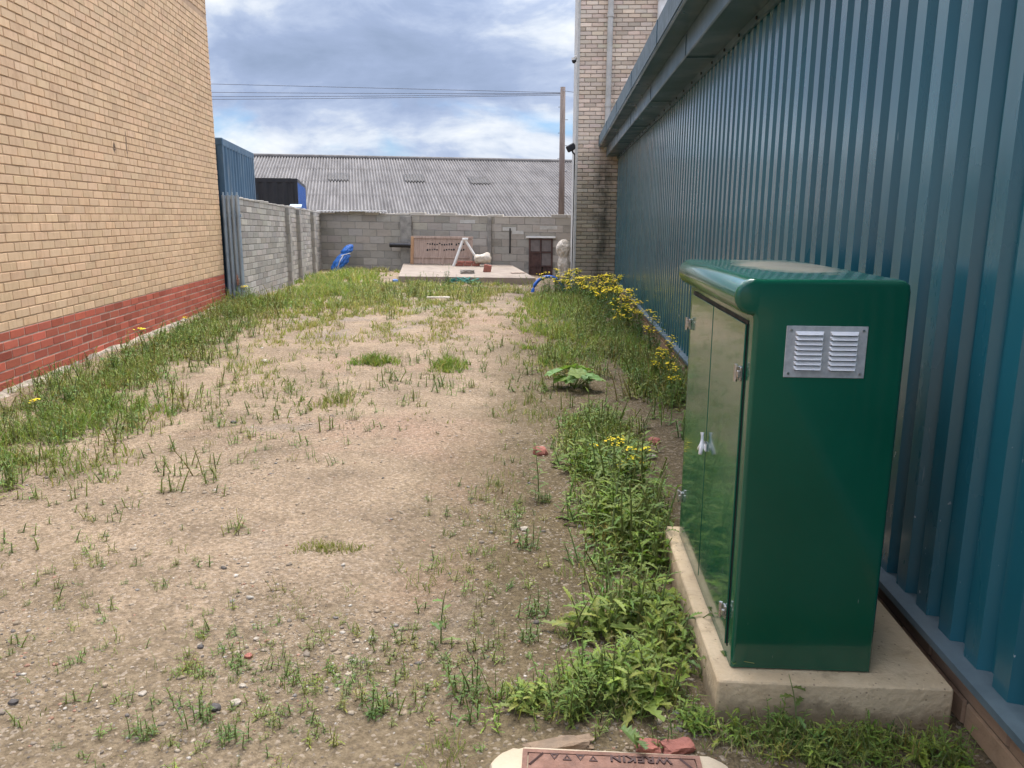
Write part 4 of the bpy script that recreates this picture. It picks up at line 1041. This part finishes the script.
grass('sparse_grass', [
    (-1.03, 3.36, .17, .07, 0, 60, 9, .015, .05, .0022, [(.22, .22, .06), (.17, .19, .05)], -.9),
    (-1.04, 2.86, .1, .1, 0, 14, 7, .015, .04, .002, GREY, -.9),
    (-1.5, 5.2, 1.7, 2.4, 0, 130, 5, .02, .08, .0028, GREY + MIDG, .1),
    (-1.0, 2.3, .9, .5, 0, 110, 5, .015, .06, .0018, GREY + MIDG, .05),
    (-.5, 3.0, .5, 1.0, 0, 130, 5, .015, .07, .002, GREY + MIDG, .0),
    (-2.6, 5.6, .7, 1.5, 0, 140, 6, .03, .1, .003, MIDG, .0),
    (-1.2, 8.6, 1.9, 1.6, 0, 330, 5, .03, .11, .004, GREY + MIDG, .05),
    (-.2, 6.4, .35, 1.3, 0, 120, 6, .03, .12, .003, GREY + MIDG, -.05),
    (-.3, 4.3, .25, 1.0, 0, 70, 5, .02, .07, .002, GREY, .0),
], 'short thin grass dotted over the bare soil')

# ------------------------------------------------------------------ weeds
def add_leaf(mb, base, d, length, width, lobes, droop, c, up=Vector((0, 0, 1)), fold=.25, jag=.45):
    d = d.normalized(); side = d.cross(up)
    if side.length < .05: side = Vector((1, 0, 0))
    side.normalize(); nrm = side.cross(d).normalized()
    ns = lobes * 2 + 2; n0 = len(mb.v)
    for i in range(ns + 1):
        t = i / ns; p = base + d * (length * t) + Vector((0, 0, -1)) * (droop * length * t * t)
        env = math.sin(math.pi * (0.12 + .83 * t)) ** .8 if t < 1 else .02
        w = width * env * (1.0 if i % 2 else jag) + .0006
        if i == 0: w = width * .08
        fw_ = d * (width * .35 if i % 2 else 0)
        mb.v += [tuple(p - side * w + nrm * fold * w + fw_), tuple(p), tuple(p + side * w + nrm * fold * w + fw_)]
    for i in range(ns):
        a = n0 + 3 * i
        mb.face((a, a + 1, a + 4, a + 3), 0, c); mb.face((a + 1, a + 2, a + 5, a + 4), 0, c)
def gcol(rnd, base, s=.18):
    v = 1 + rnd.gauss(0, s); return (base[0] * v * rnd.uniform(.85, 1.2), base[1] * v, base[2] * v * rnd.uniform(.8, 1.2))
LEAFG = (.15, .25, .05)
def weed_parts(seed, stems, h, leaves, ll, lw, lobes, spread, base=LEAFG, jag=.45, flowers=0, rosette=0):
    rnd = random.Random(seed); fol = MB(); stm = MB(); tops = []
    for s in range(stems):
        az = rnd.uniform(0, 6.28); ln = rnd.uniform(.1, 1) * spread; hh = h * rnd.uniform(.55, 1.1)
        b = Vector((rnd.gauss(0, .03), rnd.gauss(0, .03), -.01)) * (1 + spread); tip = b + Vector((math.cos(az) * ln * hh, math.sin(az) * ln * hh, hh))
        mid = b.lerp(tip, .5) - Vector((math.cos(az), math.sin(az), 0)) * ln * hh * .15
        P = lambda t: b * (1 - t) ** 2 + mid * 2 * t * (1 - t) + tip * t * t
        stm.tube([P(0), P(.33), P(.66), P(1)], [.004, .0035, .0028, .0018], 5, col_=gcol(rnd, (.2, .25, .08)))
        for k in range(leaves):
            t = .08 + .92 * (k + rnd.random() * .6) / leaves; p = P(min(t, 1)); a = k * 2.4 + rnd.uniform(-.5, .5) + az
            el = rnd.uniform(.15, .9); sc = (1.15 - .6 * t) * rnd.uniform(.7, 1.25)
            add_leaf(fol, p, Vector((math.cos(a), math.sin(a), el)), ll * sc, lw * sc, lobes, rnd.uniform(.1, .6), gcol(rnd, base), jag=jag)
        tops.append(P(1))
    for k in range(rosette):
        a = k * 2.4 + rnd.uniform(-.3, .3); sc = rnd.uniform(.7, 1.2)
        add_leaf(fol, Vector((0, 0, .015)), Vector((math.cos(a), math.sin(a), rnd.uniform(.15, .7))), ll * 1.3 * sc, lw * 1.4 * sc, lobes, rnd.uniform(.2, .6), gcol(rnd, base), jag=jag)
    fl_ = []
    for tp in tops[:flowers]:
        m = MB()
        for k in range(rnd.randint(7, 12)):
            c = tp + Vector((rnd.gauss(0, .032), rnd.gauss(0, .032), rnd.uniform(.0, .035))); r = rnd.uniform(.011, .018); n0 = len(m.v)
            tx, ty = rnd.uniform(-.4, .4), rnd.uniform(-.4, .4)
            m.v.append(tuple(c + Vector((0, 0, .005))))
            for j in range(8):
                a = j * math.pi / 4; rr_ = r * (1.0 if j % 2 else .72); x_, y_ = math.cos(a) * rr_, math.sin(a) * rr_
                m.v.append(tuple(c + Vector((x_, y_, tx * x_ + ty * y_))))
            cc = gcol(rnd, (.9, .72, .02), .06)
            for j in range(8): m.face((n0, n0 + 1 + j, n0 + 1 + (j + 1) % 8), 0, cc)
            stm.tube([tp - Vector((0, 0, .05)), c - Vector((0, 0, .002))], .0012, 4, col_=gcol(rnd, (.13, .18, .05)))
        fl_.append(m)
    return fol, stm, fl_
def proto(name, seed, *a, **k):
    fol, stm, fls = weed_parts(seed, *a, **k)
    t = empty(name); fol.build('foliage', M['leaf'], t); stm.build('stem', M['leaf'], t)
    for m in fls: m.build('flower_cluster', M['petal'], t)
    return t
_used = set()
def put(p, x, y, s, label, cat, group=None, rz=None, tilt=0.0):
    o = p if p.name not in _used else copy_tree(p)
    _used.add(p.name); _used.add(o.name)
    o.location = (x, y, g(x, y)); o.scale = (s, s, s); o.rotation_euler = (tilt * random.uniform(-1, 1), tilt * random.uniform(-1, 1), random.uniform(0, 6.28) if rz is None else rz)
    for k in ('label', 'category', 'group'):
        if k in o: del o[k]
    tag(o, label, cat, group); return o
random.seed(99)
rag = [proto('ragwort_plant', 100 + i, 7, .42, 9, .085, .02, 3, .45, base=(.1, .19, .045), flowers=6, rosette=4) for i in range(4)]
RG = 'yellow ragwort plants along the teal shed'
spots = [(-.2, 16.6), (.0, 16.2), (.15, 16.7), (.3, 16.3), (.05, 15.6), (.3, 15.4), (.5, 15.9), (.62, 15.2), (.42, 14.7), (.7, 14.4), (.55, 13.9), (.85, 13.8), (.95, 13.1), (.7, 13.0), (1.02, 12.4), (.82, 12.1),
         (1.05, 11.6), (.95, 10.9), (1.1, 10.5), (.6, 12.6), (.9, 14.6), (1.0, 14.0), (.2, 14.9), (1.08, 15.0), (1.0, 9.7), (1.08, 8.9), (.8, 10.2), (.65, 11.2)]
for i, (x, y) in enumerate(spots):
    put(rag[i % 4], x, y, random.uniform(.9, 1.25), 'yellow flowered ragwort in the band beyond the cabinet towards the tower', 'plant', RG, tilt=.1)
for (x, y, s, lab) in ((1.06, 7.55, .85, 'tallest ragwort beside the cabinet, flowers touching the teal cladding'), (.93, 7.1, .75, 'ragwort with bright flowers just left of the cabinet hinge'), (1.0, 6.6, .7, 'low leafy ragwort closest behind the cabinet')):
    put(rag[1], x, y, s, lab, 'plant', RG, tilt=.1)
put(rag[3], .3, 4.5, .5, 'slender ragwort with yellow flowers in the strip before the far end of the plinth', 'plant', RG)
put(rag[2], .42, 4.25, .62, 'small ragwort with few yellow flowers left of the cabinet door', 'plant', RG)
# big jagged-leaf weeds along the strip and the plinth
wd_ = [proto('leafy_weed', 200 + i, (9, 6, 12, 7)[i], (.2, .15, .24, .17)[i], (8, 7, 11, 6)[i], (.10, .105, .075, .12)[i], (.0135, .014, .008, .017)[i], (4, 3, 3, 4)[i], (.55, .6, .5, .45)[i], base=((.165, .255, .04), (.22, .29, .05), (.15, .225, .045), (.24, .305, .065))[i], jag=(.3, .4, .25, .5)[i], rosette=(5, 7, 3, 6)[i]) for i in range(4)]
WG = 'jagged leafy weeds beside the plinth'
wl = [
 (.40, 4.35, .95, 'bushy weed at the far left corner of the plinth'), (.30, 4.0, .8, None), (.43, 3.72, .85, None), (.30, 3.55, .8, None), (.41, 3.3, .8, 'leafy weed touching the middle of the plinth edge'),
 (.40, 2.95, .8, None), (.31, 2.78, .75, None), (.18, 2.72, .7, 'spreading weed at the left edge of the strip beside the plinth'), (.42, 2.62, .6, None), (.33, 2.5, .6, None),
 (.30, 5.3, .8, None), (.42, 4.9, .8, None), (.22, 5.7, .8, None), (.08, 2.36, .62, None),
 (.16, 2.27, .72, 'large jagged weed just behind the manhole cover'), (.27, 2.22, .8, None), (.2, 2.36, .85, 'lacy bright weed above the manhole cover'), (.36, 2.3, .8, None), (.06, 2.2, .6, None), (-.07, 2.25, .5, 'light green weed left of the manhole cover'), (.45, 2.16, .42, None), (.56, 2.13, .42, None), (.68, 2.1, .45, 'low weed against the front of the plinth near its left end'),
 (.8, 2.07, .42, None), (.92, 2.06, .46, None), (1.05, 2.04, .5, 'low weed at the right front corner of the plinth'), (1.14, 2.02, .45, None), (.76, 2.0, .36, None)]
for i, (x, y, s, lab) in enumerate(wl):
    put(wd_[i % 4], x, y, s * ((1.5 if 2.7 < y < 4.6 else 1.3) if y > 2.4 else 1.12), lab or 'green jagged-leaf weed in the strip beside the concrete plinth', 'weed', WG, tilt=.12)
fe = [proto('feathery_weed', 300 + i, 10, .17, 9, .045, .006, 3, .5, base=(.13, .21, .06), jag=.25) for i in range(2)]
for x, y, s, lab in ((-.26, 2.29, .75, 'feathery green weed alone left of the manhole'), (-.06, 2.83, .62, 'small bright weed on bare soil above the manhole'), (-.11, 3.46, .7, 'thin weed beside the orange brick chip'), (-.08, 2.62, .5, 'short weed midway between manhole and bare track'),
                     (-.05, 4.05, .5, 'low weed at the foot of the tall stalk'), (-1.05, 2.06, .5, 'weed among the dark and pale stones'), (-.92, 1.98, .5, 'weed in front of the dark stone at the lower edge'), (-1.18, 1.98, .45, 'weed at the lower left among pebbles'), (-.55, 2.2, .55, 'weed on the bare soil between stones and manhole')):
    put(fe[0 if s > .55 else 1], x, y, s, lab, 'weed', 'feathery weeds on the bare soil')
for i, (x, y, s) in enumerate(((.36, 4.15, 1.6), (.25, 3.8, 1.3), (.38, 3.45, 1.5), (.36, 2.66, .95), (.35, 5.5, 1.3), (.15, 4.6, 1.1))):
    put(wd_[(2, 0, 2, 3)[i % 4]], x, y, s, 'tall fine-leaved weed in the thick strip left of the cabinet plinth', 'weed', 'tall fine-leaved weeds in the strip', tilt=.15)
# broad dock / hollyhock leaves
DS = .74; rnd = random.Random(4); dk = MB(); ds = MB()
for k in range(16):
    a = k * 2.4; L_ = rnd.uniform(.1, .3); p = Vector((math.cos(a) * L_, math.sin(a) * L_ * .9, rnd.uniform(.08, .2)))
    ds.tube([(0, 0, 0), tuple(p * .6 + Vector((0, 0, .05))), tuple(p)], .004, 5, col_=(.2, .26, .08))
    n0 = len(dk.v); r = rnd.uniform(.07, .115); dk.v.append(tuple(p)); m = 16
    tl = Vector((math.cos(a), math.sin(a), -.35))
    for j in range(m):
        an = a + math.pi + (j + .5) / m * 2 * math.pi; rr_ = r * (1 + .16 * math.cos(5 * (an - a)) + rnd.uniform(-.05, .05))
        q_ = Vector((math.cos(an), math.sin(an), 0)) * rr_; q_.z = -.3 * (q_.x * math.cos(a) + q_.y * math.sin(a)) + rnd.uniform(-.01, .01) + .015
        dk.v.append(tuple(p + q_))
    c = gcol(rnd, (.17, .29, .075), .1)
    for j in range(m): dk.face((n0, n0 + 1 + j, n0 + 1 + (j + 1) % m), 0, c)
t = empty('broad_leaf_plant', (.17, 6.9, g(.17, 6.9))); dk.build('foliage', M['leaf'], t); ds.build('stem', M['leaf'], t); t.scale = (DS, DS, DS * 1.2)
tag(t, 'pale green plant with broad rounded leaves on the bare patch', 'plant')
# small plant on the slab edge
fol, stm, _ = weed_parts(41, 5, .5, 9, .09, .024, 2, .4, base=(.07, .14, .05)); t = empty('leafy_weed', (-2.72, 19.3, g(-2.72, 19.3)))
fol.build('foliage', M['leaf'], t); stm.build('stem', M['leaf'], t); tag(t, 'dark green plant against the front edge of the slab', 'plant')
# single broad leaf in front of the fragments
fol, stm, _ = weed_parts(43, 1, .05, 3, .085, .03, 4, .8, base=(.2, .3, .12), jag=.55); t = empty('seedling', (.22, 2.06, .05)); fol.build('foliage', M['leaf'], t); stm.build('stem', M['leaf'], t); t.rotation_euler = (R(15), 0, 2.2)
tag(t, 'pale lobed leaf hanging over the manhole surround', 'plant')
# low leafy ground cover mixed through the grass
def cover_stuff(name, zones, label, seed):
    protos = []
    for i in range(5):
        fol, stm, _ = weed_parts(seed + i, 4, .15, 6, .06, .0058, 2, .55, base=(.18, .255, .065), jag=.3, rosette=2)
        v = np.array(fol.v + stm.v); off = len(fol.v)
        fs = np.array(fol.f + [tuple(k + off for k in f) for f in stm.f if len(f) == 4]); cs = np.array(fol.c + [c for f, c in zip(stm.f, stm.c) if len(f) == 4])
        protos.append((v, fs, cs))
    VV, FF, CC, base = [], [], [], 0
    for (cx, cy, rx, ry, rot, n, s0, s1) in zones:
        for _ in range(n):
            ex, ey = random.gauss(0, .5) * rx, random.gauss(0, .5) * ry; c, s_ = math.cos(R(rot)), math.sin(R(rot)); x, y = cx + ex * c - ey * s_, cy + ex * s_ + ey * c
            if x > WX - .12 or (x > PX0 - .02 and PY0 - .02 < y < PY1) or (abs(x - mx) < .35 and abs(y - my) < .38) or (x - P0.x) * wn.x + (y - P0.y) * wn.y < .03: continue
            v, fs, cs = random.choice(protos); s = random.uniform(s0, s1); a = random.uniform(0, 6.28); ca, sa = math.cos(a) * s, math.sin(a) * s
            VV.append(np.stack([v[:, 0] * ca - v[:, 1] * sa + x, v[:, 0] * sa + v[:, 1] * ca + y, v[:, 2] * s * random.uniform(.8, 1.3) + g(x, y)], -1)); FF.append(fs + base); base += len(v)
            t = np.array([random.uniform(.8, 1.35), random.uniform(.85, 1.15), random.uniform(.7, 1.2)]) * random.uniform(.75, 1.2); CC.append(cs * t)
    tag(mesh_np(name, np.concatenate(VV), np.concatenate(FF), np.concatenate(CC), M['leaf']), label, 'ground cover', kind='stuff')
random.seed(61)
cover_stuff('ground_cover', [(-3.55, 5.2, .9, 1.3, 8, 170, .4, 1.2), (-4.1, 7.2, .7, 1.8, 8, 170, .5, 1.4), (-4.5, 9.8, .7, 2.0, 8, 150, .6, 1.5), (-4.15, 5.6, .12, 2.0, 8, 50, .5, 1.0), (-4.75, 9.6, .12, 3.0, 8, 60, .6, 1.2), (-5.0, 12.6, .6, 1.6, 8, 130, .8, 2.0), (-3.4, 4.0, .6, .6, 0, 60, .4, 1.0),
    (.35, 14, .6, 3.2, 0, 150, .9, 1.8), (.55, 10, .6, 2.2, 0, 150, .7, 1.6), (.95, 7.4, .3, 1.4, 0, 150, .8, 1.7), (.2, 8.2, .35, 1.2, 0, 70, .6, 1.4),
    (.3, 5.1, .25, .8, 0, 130, .5, 1.2), (.36, 3.7, .2, .8, 0, 60, .5, 1.1), (.32, 2.8, .2, .6, 0, 35, .4, .9), (-.75, 2.35, .75, .45, 0, 170, .12, .4), (-1.9, 3.0, .7, .6, 0, 50, .15, .4), (-.3, 3.6, .35, 1.0, 0, 60, .15, .45), (-2.2, 5.6, 1.0, 1.6, 0, 90, .2, .6), (-1.2, 7.6, 1.2, 1.5, 0, 90, .2, .6), (.15, 2.25, .35, .12, 0, 50, .3, .65), (.85, 2.07, .4, .08, 0, 60, .3, .6), (-3.0, 16, 2.2, 4, 0, 260, .7, 1.8)],
    'low leafy green ground cover mixed through the grass verges', 700)
# verge shrubs at the left wall
vs = [proto('bushy_weed', 400 + i, 12, .3, 9, .07, .016, 3, .7, base=(.11, .19, .045), jag=.4, flowers=(1 if i else 0)) for i in range(2)]
for i, (x, y, s) in enumerate(((-4.15, 7.15, .95), (-4.45, 8.35, 1.0), (-4.3, 9.0, .8), (-4.75, 9.7, .8), (-3.9, 6.0, .7), (-3.75, 5.4, .7), (-5.05, 12.6, 1.0), (-5.3, 13.2, 1.1), (-4.85, 11.3, .9))):
    put(vs[i % 2], x, y, s, 'bushy green weed in the verge at the foot of the brick wall', 'weed', 'bushy weeds along the left verge', tilt=.1)
# tall thin stalk beside the pink stone
def stalk(x, y, h, lean, lab, lv=14, dry=False):
    rnd = random.Random(int(x * 100 + y * 1000)); fol = MB(); stm = MB(); c = (.3, .26, .15) if dry else (.2, .24, .09)
    pts = [(lean[0] * t * t, lean[1] * t * t, h * t * (1 - .12 * t)) for t in (0, .25, .5, .75, 1)]
    stm.tube(pts, [.0035, .003, .0026, .002, .001], 5, col_=c)
    for k in range(lv):
        t = .04 + .9 * k / lv; p = Vector((lean[0] * t * t, lean[1] * t * t, h * t * (1 - .12 * t))); a = k * 2.4
        add_leaf(fol, p, Vector((math.cos(a), math.sin(a), .5)), .075 * (1.2 - .8 * t), .011, 2, .4, gcol(rnd, (.14, .21, .06)))
    t = empty('tall_stalk', (x, y, g(x, y))); fol.build('foliage', M['leaf'], t); stm.build('stem', M['leaf'], t); tag(t, lab, 'weed')
stalk(-.08, 4.06, .38, (-.03, .02), 'tall thin leafy stalk beside the pinkish stone', 20)
stalk(-.4, 2.6, .24, (.02, 0), 'thin upright stalk on bare soil above the feathery weed', 5)
stalk(.5, 2.42, .2, (.12, -.2), 'arching weed stem drooping over the near corner of the plinth', 8)
stalk(.49, 2.62, .24, (.1, -.12), 'long thin stem leaning across the plinth before the cabinet door', 7)
stalk(.73, 2.12, .2, (-.02, .05), 'single lobed stem standing up before the plinth face', 6)
# sprigs on the bare soil
sp = []
for i in range(5):
    fol, stm, _ = weed_parts(500 + i, 1 + i % 3, .085, 9, .03, .0042, 1, .45, base=(.17, .23, .075), jag=.4)
    off = len(fol.v); fol.v += stm.v; fol.f += [tuple(q + off for q in f_) for f_ in stm.f]; fol.m += stm.m; fol.c += stm.c
    sp.append(fol.build('weed_sprig', M['leaf']))
random.seed(17); cnt = 0; first = set()
def sprig(x, y, s):
    global cnt
    i = random.randrange(5); o = sp[i] if i not in first else sp[i].copy()
    if i in first: col.objects.link(o)
    first.add(i); o.location = (x, y, g(x, y)); o.scale = (s, s, s * random.uniform(.8, 1.3)); o.rotation_euler = (0, 0, random.uniform(0, 6.28))
    tag(o, 'small green weed sprig standing on the bare gritty soil', 'weed', 'weed sprigs on the bare soil'); cnt += 1
for (cx, cy, rx, ry, n_, s0, s1) in ((-1.0, 2.15, .5, .3, 26, .35, .75), (-.5, 2.6, .35, .5, 22, .4, .8), (-1.9, 3.4, .5, .5, 10, .5, 1.0), (-1.9, 2.5, .35, .5, 9, .4, .8), (-2.3, 5.3, .9, 1.2, 34, .7, 1.4), (-1.5, 7.2, 1.1, 1.3, 44, .8, 1.6), (-.6, 8.3, .7, 1.2, 24, .8, 1.5), (-.15, 6.6, .3, 1.2, 14, .8, 1.5), (-2.8, 6.6, .6, 1.2, 22, .8, 1.5), (-.35, 4.0, .3, .8, 10, .5, .9), (-2.6, 3.9, .4, .6, 14, .6, 1.2)):
    for _ in range(n_): sprig(cx + random.gauss(0, .5) * rx, cy + random.gauss(0, .5) * ry, random.uniform(s0, s1))

# ------------------------------------------------------------------ camera
f_px, pitch_, roll_, yaw_ = 790.0, math.atan(167 / 790), .005, R(3.2015)
F0 = Vector((-math.sin(yaw_), math.cos(yaw_), 0)); R0 = Vector((math.cos(yaw_), math.sin(yaw_), 0)); U0v = Vector((0, 0, 1))
Fw = F0 * math.cos(pitch_) - U0v * math.sin(pitch_); Up = U0v * math.cos(pitch_) + F0 * math.sin(pitch_)
Rt = R0 * math.cos(roll_) + Up * math.sin(roll_); Up = Up * math.cos(roll_) - R0 * math.sin(roll_)
cam = bpy.data.cameras.new('camera'); co = bpy.data.objects.new('camera', cam); col.objects.link(co)
mt = Matrix((Rt, Up, -Fw)).transposed().to_4x4(); mt.translation = Vector((0, 0, 1.5)); co.matrix_world = mt
cam.sensor_fit = 'HORIZONTAL'; cam.sensor_width = 36; cam.lens = 36 * f_px / 1024; cam.clip_start = .05; cam.clip_end = 3000
scene.camera = co

# ------------------------------------------------------------------ light
sd = Vector((.1, .3, .93)).normalized()
sun = bpy.data.lights.new('sun', 'SUN'); sun.energy = 1.5; sun.angle = R(20); sun.color = (1, .95, .87)
so = bpy.data.objects.new('sun', sun); col.objects.link(so); so.rotation_euler = sd.to_track_quat('Z', 'Y').to_euler(); so.location = (0, 0, 20)
w = bpy.data.worlds.new('World'); scene.world = w; w.use_nodes = True; nt = w.node_tree
bg = nt.nodes['Background']; bg.inputs[1].default_value = .1
sky = N(nt, 'ShaderNodeTexSky', sky_type='NISHITA'); sky.sun_disc = False; sky.sun_elevation = math.asin(sd.z); sky.sun_rotation = math.atan2(sd.x, sd.y)
tc = N(nt, 'ShaderNodeTexCoord'); sep = N(nt, 'ShaderNodeSeparateXYZ'); L(nt, tc.outputs['Generated'], sep.inputs[0])
def cl(off, st, sc, det, ro, di):
    mp = N(nt, 'ShaderNodeMapping'); mp.inputs['Location'].default_value = off; mp.inputs['Scale'].default_value = st
    L(nt, tc.outputs['Generated'], mp.inputs[0]); return noise(nt, mp.outputs[0], sc, det, ro, di)
n1 = cl((3.1, .4, .2), (1, 1, 2.4), 2.6, 7, .55, .3)
na = cl((.9, 1.2, 3.9), (1, 1, 2.7), 3.4, 9, .56, .35); nb = cl((6.5, 2.1, 4), (1, 1, 2.2), 9.5, 9, .6, .5)
n2 = math_(nt, 'ADD', math_(nt, 'MULTIPLY', na, .72), math_(nt, 'MULTIPLY', nb, .28))
cloud = ramp(nt, n2, [(.36, (2.7, 3.45, 5.0)), (.46, (3.3, 4.1, 5.9)), (.52, (4.3, 5.1, 6.8)), (.57, (6.2, 6.8, 7.8)), (.64, (8.2, 8.5, 8.9))])
mask = mapr(nt, n1, .40, .52)
dot = N(nt, 'ShaderNodeVectorMath', operation='DOT_PRODUCT'); L(nt, tc.outputs['Generated'], dot.inputs[0]); dot.inputs[1].default_value = sd
glow = mapr(nt, dot.outputs['Value'], .45, 1.0, 1.0, 2.6)
cloud2 = N(nt, 'ShaderNodeVectorMath', operation='SCALE'); L(nt, cloud, cloud2.inputs[0]); L(nt, glow, cloud2.inputs['Scale'])
skyc = mix(nt, mask, mix(nt, 1.0, sky.outputs[0], (.72, .95, 1.25), 'MULTIPLY'), cloud2.outputs[0])
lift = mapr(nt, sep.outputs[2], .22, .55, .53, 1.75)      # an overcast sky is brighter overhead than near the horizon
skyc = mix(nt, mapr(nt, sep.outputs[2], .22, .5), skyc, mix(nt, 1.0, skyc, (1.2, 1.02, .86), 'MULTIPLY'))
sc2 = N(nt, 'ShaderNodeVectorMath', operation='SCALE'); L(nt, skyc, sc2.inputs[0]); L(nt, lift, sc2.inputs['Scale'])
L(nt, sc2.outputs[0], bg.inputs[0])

scene.view_settings.view_transform = 'Standard'; scene.view_settings.look = 'None'; scene.view_settings.gamma = 1; scene.view_settings.use_curve_mapping = False
scene.view_settings.exposure = 1.2
scene.render.engine = 'CYCLES'; scene.cycles.use_denoising = True
print('sprigs', cnt)
